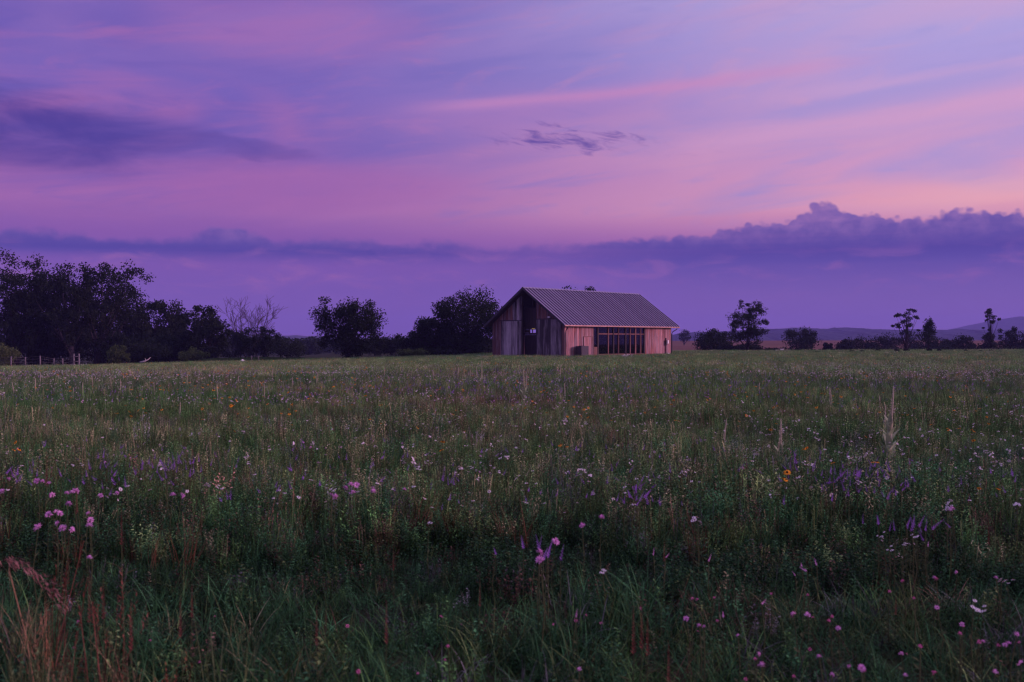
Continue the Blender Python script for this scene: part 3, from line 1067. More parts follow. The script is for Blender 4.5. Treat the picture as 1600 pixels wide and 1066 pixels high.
for (a, b_, zt) in ((0.32, 3.80, 4.02), (5.98, 9.02, 3.92)):
    sdr = empty('sliding_door', (-0.12, 0, 0))
    sdr.parent = barn
    v = a
    while v < b_ - 0.05:
        w = min(br.uniform(0.22, 0.48), b_ - v)
        ztop = min(zt, roof_z(v) - UND - 0.12)
        ztop = min(ztop, roof_z(v + w) - UND - 0.12)
        o = link('plank', board_mesh(w - 0.014, br.uniform(0.025, 0.06), br.uniform(0.05, 0.14), ztop, ztop, M['wood_grey'], 1, 'plank'), sdr)
        o.location = (0, v, 0)
        v += w
    lo = a if a > 1 else 1.25
    box_obj('track', -0.07, 0.05, lo, b_ + 0.1, zt + 0.03, zt + 0.11, M['dark_metal'], sdr)
    box_obj('backing_frame', 0.004, 0.05, a + 0.02, b_ - 0.02, 0.2, min(3.4, zt - 0.1) if a > 1 else 3.3, M['wood_dark'], sdr)

# set-back screen inside the opening: dark doors, beam, panes above
scr = empty('entrance_screen', (1.3, 0, 0))
scr.parent = barn
for v0, v1 in ((O0 - 0.4, 4.92), (4.96, O1 + 0.7)):
    box_obj('door_leaf', -0.03, 0.03, v0, v1, 0.03, 2.42, M['wood_dark'], scr)
box_obj('beam', -0.09, 0.09, O0 - 0.5, O1 + 0.8, 2.43, 2.64, M['wood_dark'], scr)
for v0 in (O0 - 0.46, 4.62, 5.06, 5.62, 6.02, O1 + 0.72):
    box_obj('mullion', -0.04, 0.04, v0 - 0.04, v0 + 0.04, 2.645, 6.4 if 4 < v0 < 6 else 5.2, M['wood_dark'], scr)
box_obj('upper_panel', -0.02, 0.02, O0 - 0.42, O1 + 0.68, 3.0, 5.4, M['wood_dark'], scr)
box_obj('side_panel', -0.025, 0.025, 6.07, O1 + 0.66, 2.65, 2.99, M['wood_dark'], scr)
box_obj('strip_lamp', -0.12, -0.05, 5.20, 5.62, 3.05, 3.12, M['lamp'], scr)
mb = MB()
mb.box(0.17, 1.27, O1 + 0.86, O1 + 0.96, 0, 5.6)
mb.box(0.17, 1.27, O0 - 0.62, O0 - 0.52, 0, 5.2)
link('porch_wall', mb.build('porch_wall', M['wood_dark']), barn)

# back wall, far gable, floor, interior posts
mb = MB()
for (x0, x1, z0, z1) in ((0.0, 5.0, 0, wall_top), (14.4, BL, 0, wall_top), (5.0, 14.4, 0, 2.3), (5.0, 14.4, 3.36, wall_top)):
    mb.box(x0, x1, BW - 0.16, BW - 0.002, z0, z1)
for x in (5.0, 7.4, 9.7, 12.0, 14.2):
    mb.box(x, x + 0.2, BW - 0.15, BW - 0.01, 2.3, 3.36)
link('back_wall', mb.build('back_wall', M['wood_umber']), barn)
mb = MB()
gable_slab(mb, 0.17, 4.3, BL - 0.16, BL - 0.002)
gable_slab(mb, 7.2, BW - 0.17, BL - 0.16, BL - 0.002)
mb.box(BL - 0.16, BL - 0.002, 4.3, 7.2, 0, 2.5)
mb.box(BL - 0.16, BL - 0.002, 4.3, 7.2, 3.35, 5.4)
mb.box(BL - 0.15, BL - 0.01, 5.6, 5.75, 2.5, 3.35)
link('end_wall', mb.build('end_wall', M['wood_umber']), barn)
mb = MB()
mb.box(-0.3, BL + 0.3, -0.5, BW + 0.3, -0.4, 0.025)
link('floor_slab', mb.build('floor_slab', M['concrete']), barn)
for x in (4.0, 8.0, 12.0, 16.0):
    for v in (3.4, 7.0):
        box_obj('interior_post', x - 0.12, x + 0.12, v - 0.12, v + 0.12, 0.03, roof_z(v) - 0.4, M['frame_wood'], barn)
    box_obj('tie_beam', x - 0.10, x + 0.10, 0.18, BW - 0.18, 3.37, 3.62, M['wood_dark'], barn)

for x in (5.72, 8.5, 10.76, 12.62):
    for sg in (-1, 1):
        mb = MB()
        mb.tube([(x, 0.34, 2.55), (x + sg * 0.62, 0.34, 3.30)], [0.055, 0.055], 4)
        link('knee_brace', mb.build('knee_brace', M['frame_wood']), barn)
for x, v in ((6.6, 2.0), (9.2, 2.2), (11.9, 1.9), (8.0, 5.2), (11.0, 5.4)):
    tb = empty('trestle_table', (x, v, 0.03))
    tb.matrix_world = barn.matrix_basis @ tb.matrix_basis
    tag(tb, 'dim timber table standing inside the glazed barn bay', 'table', 'tables inside the barn')
    box_obj('table_top', -0.9, 0.9, -0.38, 0.38, 0.70, 0.75, M['frame_wood'], tb)
    for lx in (-0.75, 0.75):
        box_obj('leg', lx - 0.05, lx + 0.05, -0.32, 0.32, 0.0, 0.695, M['frame_wood'], tb)
# roof: deck, ribbed panels one by one, ridge cap, fascia, gutter
mb = MB()
a0_, a1_ = -OG, BL + OG
for sgn in (0, 1):
    v_e = -OE if sgn == 0 else BW + OE
    v_r = BW / 2
    t1, t0 = 0.02, UND - 0.02
    vs = [(a0_, v_e, ZE - t1), (a1_, v_e, ZE - t1), (a1_, v_r, ZR - t1), (a0_, v_r, ZR - t1),
          (a0_, v_e, ZE - t0), (a1_, v_e, ZE - t0), (a1_, v_r, ZR - t0), (a0_, v_r, ZR - t0)]
    mb.add(vs, [(0, 1, 2, 3), (7, 6, 5, 4), (0, 4, 5, 1), (3, 2, 6, 7), (0, 3, 7, 4), (1, 5, 6, 2)])
roof = link('roof', mb.build('roof', M['wood_dark']), barn)
NP = 40
pw = (BL + 2 * OG) / NP
slope_len = math.hypot(BW / 2 + OE, ZR - ZE)
pang = math.atan2(ZR - ZE, BW / 2 + OE)
mb = MB()
prof = [(0.0, 0.0), (pw - 0.115, 0.0), (pw - 0.105, 0.10), (pw - 0.035, 0.10), (pw - 0.025, 0.0), (pw, 0.0)]
s0, s1 = -0.04, slope_len
vs = [(p[0], s0, p[1]) for p in prof] + [(p[0], s1, p[1]) for p in prof] + [(p[0], s0, p[1] - 0.012) for p in prof]
n = len(prof)
fs = [(i, i + 1, n + i + 1, n + i) for i in range(n - 1)] + [(i + 1, i, 2 * n + i, 2 * n + i + 1) for i in range(n - 1)]
mb.add(vs, fs)
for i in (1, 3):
    mb.m[i] = 1  # both rib flanks get the darker colour painted as shade
panel_me = mb.build('roof_panel', [M['metal_roof'], M['seam_shade']])
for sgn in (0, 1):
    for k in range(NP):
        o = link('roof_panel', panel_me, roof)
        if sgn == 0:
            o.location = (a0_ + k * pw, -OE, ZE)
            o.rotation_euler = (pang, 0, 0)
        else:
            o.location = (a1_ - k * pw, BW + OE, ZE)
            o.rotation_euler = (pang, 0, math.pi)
mb = MB()
mb.add([(a0_ - 0.02, BW / 2 - 0.22, ZR - 0.22 * SL + 0.10), (a1_ + 0.02, BW / 2 - 0.22, ZR - 0.22 * SL + 0.10), (a1_ + 0.02, BW / 2, ZR + 0.10), (a0_ - 0.02, BW / 2, ZR + 0.10),
        (a1_ + 0.02, BW / 2 + 0.22, ZR - 0.22 * SL + 0.10), (a0_ - 0.02, BW / 2 + 0.22, ZR - 0.22 * SL + 0.10)], [(0, 1, 2, 3), (3, 2, 4, 5)])
link('ridge_cap', mb.build('ridge_cap', M['metal_roof']), roof)
for a_, nm in ((a0_ - 0.035, 'barge_board'), (a1_ + 0.005, 'barge_board')):
    for sgn in (0, 1):
        v_e = -OE if sgn == 0 else BW + OE
        mb = MB()
        vs = []
        for aa in (a_, a_ + 0.03):
            vs += [(aa, v_e, ZE + 0.07), (aa, v_e, ZE - 0.22), (aa, BW / 2, ZR - 0.22), (aa, BW / 2, ZR + 0.07)]
        mb.add(vs, [(0, 1, 2, 3), (7, 6, 5, 4), (0, 4, 5, 1), (1, 5, 6, 2), (2, 6, 7, 3), (3, 7, 4, 0)])
        link(nm, mb.build(nm, M['dark_metal']), roof)
for v_e in (-OE - 0.13, BW + OE + 0.01):
    mb = MB()
    pr = [(0, 0.0), (0, -0.13), (0.12, -0.13), (0.12, 0.0), (0.105, 0.0), (0.105, -0.115), (0.015, -0.115), (0.015, 0.0)]
    vs = [(a0_, v_e + p[0], ZE - 0.03 + p[1]) for p in pr] + [(a1_, v_e + p[0], ZE - 0.03 + p[1]) for p in pr]
    n = len(pr)
    mb.add(vs, [(i, (i + 1) % n, n + (i + 1) % n, n + i) for i in range(n)] + [tuple(range(n)), tuple(range(2 * n - 1, n - 1, -1))])
    link('gutter', mb.build('gutter', M['copper']), roof)
# downspouts: near corner and far end of the lit side
for x in (0.06, BL - 0.05):
    mb = MB()
    sgx = -1 if x < 1 else 1
    mb.tube([(x + sgx * 0.30, -OE - 0.06, ZE - 0.14), (x + sgx * 0.28, -OE - 0.05, ZE - 0.30), (x + sgx * 0.05, -0.20, ZE - 0.62), (x, -0.13, ZE - 0.85), (x, -0.13, 0.05)], [0.05] * 5, 8)
    link('downspout', mb.build('downspout', M['dark_metal'], True), barn)
# flood lamp on the gable
fl = empty('flood_lamp', (-0.10, 1.95, 4.28))
fl.parent = barn
box_obj('lamp_head', -0.16, -0.04, -0.13, 0.13, -0.09, 0.09, M['white_paint'], fl)
box_obj('bracket', -0.05, 0.06, -0.03, 0.03, -0.16, -0.02, M['dark_metal'], fl)
# meter with conduit at the far end of the lit wall
mt = empty('electric_meter', (18.55, -0.10, 0))
mt.parent = barn
mb = MB()
mb.tube([(-0.10, -0.04, 0.05), (-0.10, -0.04, 2.1)], [0.06, 0.06], 8)
link('conduit', mb.build('conduit', M['dark_metal']), mt)
box_obj('meter_box', -0.30, -0.04, -0.20, -0.11, 1.25, 1.85, M['dark_metal'], mt)
box_obj('meter_dial', 0.02, 0.26, -0.20, 0.02, 1.45, 1.85, M['white_paint'], mt)
box_obj('cover', -0.15, 0.25, -0.34, -0.11, 0.04, 0.34, M['white_paint'], mt)

# heat pump unit in front of the lit wall
ac = empty('heat_pump', (BX, BY, bz), TH)
tag(ac, 'dark boxy heat pump unit standing against the pink lit barn wall', 'heat pump')
box_obj('casing', 1.42, 2.62, -1.15, -0.35, 0.10, 1.22, M['dark_metal'], ac)
box_obj('base_slab', 1.32, 2.72, -1.25, -0.25, -0.05, 0.095, M['concrete'], ac)
for k in range(9):
    box_obj('louvre', 1.50, 2.54, -1.17, -1.152, 0.22 + k * 0.105, 0.265 + k * 0.105, M['dark_metal'], ac)
mb = MB()
mb.tube([(2.02, -0.75, 1.225), (2.02, -0.75, 1.26)], [0.34, 0.34], 20)
link('fan_guard', mb.build('fan_guard', M['dark_metal']), ac)

# ------------------------------------------------------------------ fence, gate and small things by the wood
fz = lambda x, y: float(gz(x, y))
fence = empty('wire_fence', (0, 0, 0))
tag(fence, 'grey post and wire fence along the foot of the left wood', 'fence')
fps = []
for i, (px_, tp_) in enumerate([(-22, 558), (-2, 559), (17, 557), (40, 558), (63, 556), (84, 560), (98, 560)]):
    Y_ = 112 + (i % 2) * 0.4
    X_ = (px_ - CX) / F * Y_
    z0 = fz(X_, Y_)
    zt = H - (tp_ - CY) / F * Y_
    mb = MB()
    ln = br.uniform(-0.05, 0.05)
    mb.tube([(0, 0, -0.3), (ln * 0.5, 0, (zt - z0) * 0.5), (ln, 0.0, zt - z0)], [0.085, 0.08, 0.07], 7)
    o = link('post', mb.build('post', M['post'], True), fence)
    o.location = (X_, Y_, z0)
    fps.append((X_ + ln, Y_, z0, zt))
for hfrac in (0.25, 0.5, 0.75, 0.95):
    mb = MB()
    pts = [(p[0], p[1] - 0.08, p[2] + (p[3] - p[2]) * hfrac) for p in fps]
    Xg = (116 - CX) / F * 112
    pts.append((Xg, 112, fz(Xg, 112) + 1.3 * hfrac))
    mb.tube(pts, [0.010] * len(pts), 4)
    link('wire', mb.build('wire', M['post']), fence)
brace = empty('fence_brace', (0, 0, 0))
tag(brace, 'pale wooden H-shaped brace at the right end of the wire fence', 'fence brace')
for px_ in (115.5, 123.5):
    X_ = (px_ - CX) / F * 112
    z0 = fz(X_, 112)
    mb = MB()
    mb.tube([(X_, 112, z0 - 0.3), (X_, 112, z0 + 1.50)], [0.09, 0.08], 7)
    link('post', mb.build('post', M['post'], True), brace)
for zz in (0.62, 1.18):
    X0, X1 = (115.5 - CX) / F * 112 + 0.05, (123.5 - CX) / F * 112 - 0.05
    z0 = fz(X0, 112)
    mb = MB()
    mb.tube([(X0, 112, z0 + zz), (X1, 112, z0 + zz + 0.02)], [0.065, 0.065], 6)
    link('rail', mb.build('rail', M['post'], True), brace)
for px_, tp_, nm in ((393, 556, 'left'), (404, 556, 'right')):
    Y_ = 116
    X_ = (px_ - CX) / F * Y_
    z0 = fz(X_, Y_)
    mb = MB()
    mb.tube([(0, 0, -0.2), (0.02, 0, H - (tp_ - CY) / F * Y_ - z0)], [0.06, 0.05], 6)
    o = link('wooden_stake', mb.build('wooden_stake', M['post'], True))
    o.location = (X_, Y_, z0)
    tag(o, f'thin grey stake in front of the crop strip, {nm} one of two', 'stake', 'stakes by the crop strip')
# fallen log, pale stone, white boxes
X_ = (226 - CX) / F * 108
mb = MB()
mb.tube([(-0.5, 0, 0.12), (0, 0.05, 0.24), (0.35, 0.1, 0.42), (0.6, 0.1, 0.66)], [0.09, 0.08, 0.06, 0.03], 7)
mb.tube([(0.1, 0.06, 0.3), (0.0, 0.1, 0.6)], [0.04, 0.015], 5)
o = link('fallen_branch', mb.build('fallen_branch', M['bleached'], True))
o.location = (X_, 108, fz(X_, 108) + 0.25)
tag(o, 'bleached fallen branch poking from the grass below the wood', 'branch')
r_ = np.random.default_rng(9)
import bmesh
bm = bmesh.new()
bmesh.ops.create_icosphere(bm, subdivisions=2, radius=0.34)
for v in bm.verts:
    v.co *= 1 + 0.22 * math.sin(v.co.x * 9 + 1) * math.cos(v.co.y * 7) + r_.normal(0, 0.04)
    v.co.z *= 0.9
me = bpy.data.meshes.new('pale_stone')
bm.to_mesh(me)
bm.free()
me.materials.append(M['white_paint'])
o = link('pale_stone', me)
X_ = (378.5 - CX) / F * 112
o.location = (X_, 112, H - (566.5 - CY) / F * 112)
tag(o, 'whitish stone in front of the dark green crop strip', 'stone')
for (px_, w_, h_, lb_) in ((1214.5, 0.50, 0.50, 'small white box left of the taller white box near the spreading tree'), (1222, 0.50, 0.85, 'taller white box at the meadow edge near the spreading tree'),
                           (1231.5, 0.6, 0.42, 'low pale box right of the taller white box at meadow edge')):
    Y_ = 164
    X_ = (px_ - CX) / F * Y_
    z0 = fz(X_, Y_)
    h_ = H - (548.6 - h_ * 4.5 - CY) / F * Y_ - z0 - 0.37
    root = empty('white_box', (X_, Y_, z0))
    tag(root, lb_, 'box', 'white boxes at the meadow edge')
    box_obj('box_body', -w_ / 2, w_ / 2, -w_ / 2, w_ / 2, 0.05, h_ + 0.30, M['white_paint'], root)
    box_obj('lid', -w_ / 2 - 0.04, w_ / 2 + 0.04, -w_ / 2 - 0.04, w_ / 2 + 0.04, h_ + 0.304, h_ + 0.37, M['concrete'], root)

# dark green crop strip before the shrubs
r_ = np.random.default_rng(77)
n = 16000
Yc = r_.uniform(117, 128, n)
pxc = r_.uniform(296, 476, n)
Xc = (pxc - CX) / F * Yc
topc = H - (np.interp(pxc, [296, 330, 420, 476], [566, 562, 560, 563]) - CY) / F * 118
gc = gz(Xc, Yc)
Zc = gc + r_.uniform(0, 1, n) ** 0.6 * np.maximum(topc - gc, 0.3)
v, q = leaf_quads(r_, np.stack([Xc, Yc, Zc], 1), 0.22, 0.4)
tag(link('crop_strip', quads_mesh('crop_strip', v, q, M['leaf_crop'])), 'low dark green crop strip in front of the shrubs', 'crop', kind='stuff')


# ------------------------------------------------------------------ meadow materials
M['grass'] = foliage('meadow grass blades', c4(0.14, 0.16, 0.13), c4(1.5, 1.5, 1.42), 0.12, tint=True, rough=0.5)
M['stem'] = foliage('flower stems', c4(0.05, 0.075, 0.03), c4(0.09, 0.11, 0.05), 0.2)
M['straw'] = foliage('dry straw', c4(0.30, 0.17, 0.085), c4(0.50, 0.33, 0.18), 0.25)
M['rust'] = foliage('rust brown seed heads', c4(0.10, 0.035, 0.028), c4(0.24, 0.09, 0.065), 0.15)
M['pale_stalk'] = foliage('pale woolly stalk', c4(0.40, 0.41, 0.27), c4(0.66, 0.63, 0.46), 0.15)
M['woolly'] = foliage('woolly grey leaves', c4(0.24, 0.33, 0.18), c4(0.42, 0.50, 0.30), 0.2)
M['pink'] = foliage('pink florets', c4(0.58, 0.22, 0.50), c4(0.90, 0.58, 0.82), 0.25)
M['clover'] = foliage('clover florets', c4(0.50, 0.09, 0.26), c4(0.80, 0.30, 0.52), 0.3)
M['white_petal'] = foliage('white petals', c4(0.80, 0.77, 0.80), c4(0.92, 0.90, 0.92), 0.2)
M['violet'] = foliage('violet florets', c4(0.20, 0.09, 0.34), c4(0.42, 0.22, 0.60), 0.3)
M['orange'] = foliage('golden petals', c4(0.75, 0.27, 0.02), c4(0.95, 0.45, 0.04), 0.25)
M['cone'] = plain('dark flower cone', c4(0.03, 0.016, 0.010), 0.9)
M['plume'] = foliage('rosy grass plume', c4(0.24, 0.11, 0.095), c4(0.44, 0.25, 0.21), 0.25)


def src(name, mb, mats):
    """Source mesh object for scattering; it is not placed in the scene itself."""
    return bpy.data.objects.new(name, mb.build(name, mats))


def tuft(seed, n, rad, h0, h1, width, lean, curl, segs=3):
    r = random.Random(seed)
    mb = MB()
    for _ in range(n):
        a = r.uniform(0, 6.283)
        d = rad * math.sqrt(r.random())
        mb.blade((d * math.cos(a), d * math.sin(a), 0), r.uniform(0, 6.283), r.uniform(h0, h1), width * r.uniform(0.6, 1.3), r.uniform(0.02, lean), r.uniform(0.1, curl), segs)
    return mb


def forb(seed, n, rad, h0, h1, nl, ll, lw):
    """Upright leafy stems."""
    r = random.Random(seed)
    mb = MB()
    for _ in range(n):
        a = r.uniform(0, 6.283)
        d = rad * math.sqrt(r.random())
        h = r.uniform(h0, h1)
        b = np.array((d * math.cos(a), d * math.sin(a), 0))
        tl = np.array((r.gauss(0, 0.10), r.gauss(0, 0.10), 1.0))
        mb.blade(b, r.uniform(0, 6.283), h, 0.006 + 0.0015, abs(r.gauss(0, 0.10)), 0.05, 2)
        for k in range(nl):
            f_ = 0.2 + 0.8 * (k + r.random()) / nl
            p = b + tl * h * f_
            aa = r.uniform(0, 6.283)
            mb.leaf(p, (math.cos(aa), math.sin(aa), r.uniform(0.1, 0.9)), ll * r.uniform(0.5, 1.2) * (1.25 - f_ * 0.6), lw * r.uniform(0.7, 1.2))
    return mb


def seedgrass(seed, n, rad, h0, h1, w=0.004, head=True):
    r = random.Random(seed)
    mb = MB()
    for _ in range(n):
        a = r.uniform(0, 6.283)
        d = rad * math.sqrt(r.random())
        h = r.uniform(h0, h1)
        b = np.array((d * math.cos(a), d * math.sin(a), 0))
        tl = np.array((r.gauss(0, 0.10), r.gauss(0, 0.10), 1.0))
        s_ = np.array((math.cos(a + 1), math.sin(a + 1), 0)) * w
        t_ = b + tl * h
        mb.add([b - s_, b + s_, t_ + s_ * 0.6, t_ - s_ * 0.6], [(0, 1, 2, 3)])
        if head:
            for k in range(7):
                aa = r.uniform(0, 6.283)
                mb.leaf(b + tl * h * (0.78 + 0.03 * k), (math.cos(aa), math.sin(aa), 1.4), 0.035, 0.009)
    return mb


S_NEAR = [src('near_tuft', tuft(100 + i, 34, 0.14, 0.16, 0.48, 0.0085, 0.65, 1.7, 4), M['grass']) for i in range(5)]
S_LOWF = [src('low_forb', forb(120 + i, 7, 0.14, 0.14, 0.34, 11, 0.045, 0.020), M['grass']) for i in range(3)]
S_TALL = [src('tall_tuft', tuft(140 + i, 32, 0.18, 0.35, 0.80, 0.0080, 0.55, 1.4), M['grass']) for i in range(4)]
S_FORB = [src('tall_forb', forb(160 + i, 9, 0.18, 0.40, 0.80, 20, 0.075, 0.018), M['grass']) for i in range(5)]
S_SEED = [src('seed_grass', seedgrass(180 + i, 7, 0.16, 0.5, 0.92), M['grass']) for i in range(3)]
S_FAR = [src('far_tuft', tuft(200 + i, 46, 0.42, 0.22, 0.52, 0.018, 0.35, 0.8, 2), M['grass']) for i in range(3)]
S_FARF = [src('far_forb', forb(220 + i, 14, 0.45, 0.25, 0.55, 12, 0.075, 0.032), M['grass']) for i in range(3)]


def scatter(name, sources, pts, rotz, tilt, scl, var, tint):
    """ONE object: the points carry which source, turn, size and shade; geometry nodes grow a plant at each."""
    me = bpy.data.meshes.new(name)
    n = len(pts)
    me.vertices.add(n)
    me.vertices.foreach_set('co', np.asarray(pts, np.float32).ravel())
    for nm, ty, arr, key in (('turn', 'FLOAT_VECTOR', np.stack([tilt[:, 0], tilt[:, 1], rotz], 1), 'vector'), ('size', 'FLOAT_VECTOR', scl, 'vector'),
                             ('variant', 'INT', var, 'value'), ('tint', 'FLOAT_COLOR', np.concatenate([tint, np.ones((n, 1))], 1), 'color')):
        a = me.attributes.new(nm, ty, 'POINT')
        a.data.foreach_set(key, np.asarray(arr, np.int32 if ty == 'INT' else np.float32).ravel())
    o = link(name, me)
    ng = bpy.data.node_groups.new(name + '_growth', 'GeometryNodeTree')
    ng.interface.new_socket('Geometry', in_out='INPUT', socket_type='NodeSocketGeometry')
    ng.interface.new_socket('Geometry', in_out='OUTPUT', socket_type='NodeSocketGeometry')
    gi = ng.nodes.new('NodeGroupInput')
    go = ng.nodes.new('NodeGroupOutput')
    jn = ng.nodes.new('GeometryNodeJoinGeometry')

    def named(nm, ty):
        q = ng.nodes.new('GeometryNodeInputNamedAttribute')
        q.data_type = ty
        q.inputs['Name'].default_value = nm
        return q.outputs['Attribute']
    vs, ts, ss = named('variant', 'INT'), named('turn', 'FLOAT_VECTOR'), named('size', 'FLOAT_VECTOR')
    for k, s_ in enumerate(sources):
        oi = ng.nodes.new('GeometryNodeObjectInfo')
        oi.inputs['Object'].default_value = s_
        cmp_ = ng.nodes.new('FunctionNodeCompare')
        cmp_.data_type = 'INT'
        cmp_.operation = 'EQUAL'
        ng.links.new(vs, cmp_.inputs[2])
        cmp_.inputs[3].default_value = k
        ip = ng.nodes.new('GeometryNodeInstanceOnPoints')
        ng.links.new(gi.outputs[0], ip.inputs['Points'])
        ng.links.new(cmp_.outputs[0], ip.inputs['Selection'])
        ng.links.new(oi.outputs['Geometry'], ip.inputs['Instance'])
        ng.links.new(ts, ip.inputs['Rotation'])
        ng.links.new(ss, ip.inputs['Scale'])
        ng.links.new(ip.outputs[0], jn.inputs[0])
    ng.links.new(jn.outputs[0], go.inputs[0])
    md = o.modifiers.new('growth', 'NODES')
    md.node_group = ng
    return o


def vnoise(x, y, s, seed):
    """Smooth value noise, 0..1."""
    r = np.random.default_rng(seed)
    tab = r.random((64, 64))
    x = np.asarray(x) / s
    y = np.asarray(y) / s
    i, j = np.floor(x).astype(int), np.floor(y).astype(int)
    fx_, fy_ = x - i, y - j
    fx_, fy_ = fx_ * fx_ * (3 - 2 * fx_), fy_ * fy_ * (3 - 2 * fy_)
    g_ = lambda a, b: tab[a % 64, b % 64]
    return (g_(i, j) * (1 - fx_) + g_(i + 1, j) * fx_) * (1 - fy_) + (g_(i, j + 1) * (1 - fx_) + g_(i + 1, j + 1) * fx_) * fy_


def wedge(r, y0, y1, dens, margin=2.5, k=0.60):
    area = k * (y1 * y1 - y0 * y0) + 2 * margin * (y1 - y0)
    n = int(area * dens)
    y = np.sqrt(r.uniform(y0 * y0, y1 * y1, n))
    x = r.uniform(-1, 1, n) * (k * y + margin)
    return x, y


def in_barn(x, y, pad):
    dx_, dy_ = x - BX, y - BY
    a = dx_ * math.cos(TH) + dy_ * math.sin(TH)
    v = -dx_ * math.sin(TH) + dy_ * math.cos(TH)
    return (a > -pad) & (a < BL + pad) & (v > -pad) & (v < BW + pad)


GREEN, OLIVE, TAN, RED, MAUVE, DEEP = (np.array(c) for c in ((0.095, 0.225, 0.065), (0.175, 0.260, 0.090), (0.38, 0.36, 0.20), (0.20, 0.12, 0.085), (0.20, 0.20, 0.21), (0.055, 0.170, 0.065)))


def shade(r, x, y, weights):
    n = len(x)
    pal = [GREEN, OLIVE, TAN, RED, MAUVE, DEEP]
    W = np.stack([np.broadcast_to(np.asarray(w, float), n) for w in weights], 1).copy()
    for k in range(6):
        W[:, k] *= 0.15 + 1.9 * vnoise(x * (0.6 if k != 4 else 0.35), y, 2.2 + 1.6 * k, 900 + k) ** 2 * (0.5 + vnoise(x, y, 11.0, 950 + k))
    cum = np.cumsum(W, 1)
    pick = (r.random(n)[:, None] * cum[:, -1:] < cum).argmax(1)
    col_ = np.stack(pal)[pick] * np.exp(r.normal(-0.05, 0.42, (n, 1)))
    return col_


def field(name, r, x, y, sources, hs, weights, label, tl=0.10, pad=0.25, gain=1.0):
    ok = ~in_barn(x, y, pad)
    x, y = x[ok], y[ok]
    n = len(x)
    pts = np.stack([x, y, gz(x, y) - 0.01], 1)
    s_ = r.uniform(0.75, 1.25, n) * (hs(x, y) if callable(hs) else hs)
    xy = np.clip(s_, 0.5, 1.2)
    scl = np.stack([xy * r.uniform(0.9, 1.2, n), xy * r.uniform(0.9, 1.2, n), s_], 1)
    var = r.integers(0, len(sources), n)
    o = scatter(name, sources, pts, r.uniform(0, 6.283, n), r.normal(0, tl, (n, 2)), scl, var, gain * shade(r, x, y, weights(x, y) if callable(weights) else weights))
    return tag(o, label, 'grass', kind='stuff')


mr = np.random.default_rng(2024)
YF = 7.7   # the tall meadow starts here, the strip before it is shorter grass
# short green grass strip at the roadside
x, y = wedge(mr, 2.4, 7.7, 66, 1.6)
def w_near(x, y):
    rt = sstep(0.8, 2.2, x)
    return [0.55 - 0.2 * rt, 0.25 + 0 * x, 0.03 + 0 * x, 0.05 + 0 * x, 0.05 + 0.1 * rt, 1.0 + 0 * x]
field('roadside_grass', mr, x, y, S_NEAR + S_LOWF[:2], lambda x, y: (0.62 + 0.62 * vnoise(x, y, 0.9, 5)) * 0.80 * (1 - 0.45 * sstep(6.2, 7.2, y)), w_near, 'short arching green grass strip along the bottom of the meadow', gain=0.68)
# tall meadow
def edge_wob(x):
    return YF + 1.1 * vnoise(x, x * 0, 2.3, 41) + 0.5 * vnoise(x, x * 0, 0.6, 42) - 0.7
x, y = wedge(mr, YF - 0.4, 22, 75)
k = y > edge_wob(x)
def h_tall(x, y):
    return (0.36 + 0.36 * vnoise(x, y, 1.9, 8)) * (1 - 0.12 * sstep(12, 35, y)) * (0.75 + 0.25 * sstep(0, 1.2, y - edge_wob(x)))
gap_x, gap_y = wedge(mr, 6.6, 9.4, 95)
field('gap_weeds', mr, gap_x, gap_y, S_LOWF, lambda x, y: 0.40 + 0.45 * vnoise(x, y, 0.7, 15), [0.4, 0.3, 0.02, 0.15, 0.05, 1.6], 'low weeds with shade in their colour, in the gap before the tall meadow', gain=0.42)  # shade of the gap is put into the plant colour by low gain
front_x, front_y = wedge(mr, YF - 0.2, 9.6, 60)
W_TALL = lambda x, y: [0.9 + 0 * x, 0.9 + 0 * x, 0.05 + 0.30 * sstep(7, 14, y), 0.15 + 0 * x, 0.04 + 0.12 * sstep(7, 14, y), 0.6 + 0 * x]
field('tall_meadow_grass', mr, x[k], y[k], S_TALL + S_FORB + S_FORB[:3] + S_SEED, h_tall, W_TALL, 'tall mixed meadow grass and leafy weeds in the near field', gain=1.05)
k = front_y > edge_wob(front_x)
field('front_meadow_grass', mr, front_x[k], front_y[k], S_TALL + S_FORB, lambda x, y: h_tall(x, y) * 0.85, [0.5, 0.5, 0.05, 0.15, 0.1, 1.6], 'dense shade-tinted front of the tall meadow behind the roadside strip', gain=0.5)  # same plants tinted darker, painting in the shade of the meadow's face
x, y = wedge(mr, 22, 48, 36)
field('tall_meadow_grass', mr, x, y, S_TALL + S_FORB + S_SEED + S_FARF, lambda x, y: h_tall(x, y) * 0.95, W_TALL, 'tall mixed meadow weeds across the middle of the field', gain=1.12)
x, y = wedge(mr, 48, 152, 6.0, 3.0)
k = y < 118 + 34 * sstep(-20, 20, x)
W_FAR = lambda x, y: [1.0 + 0 * x, 1.4 + 0 * x, 0.30 + 0 * x, 0.06 + 0 * x, 0.08 + 0 * x, 0.05 + 0 * x]
field('far_meadow_grass', mr, x[k], y[k], S_FAR + S_FARF, lambda x, y: (0.58 + 0.30 * vnoise(x, y, 6, 12)) * (1.15 - 0.3 * sstep(50, 90, y)), W_FAR, 'shorter green grass of the far field before barn and woods', 0.06, 0.35, 1.35)

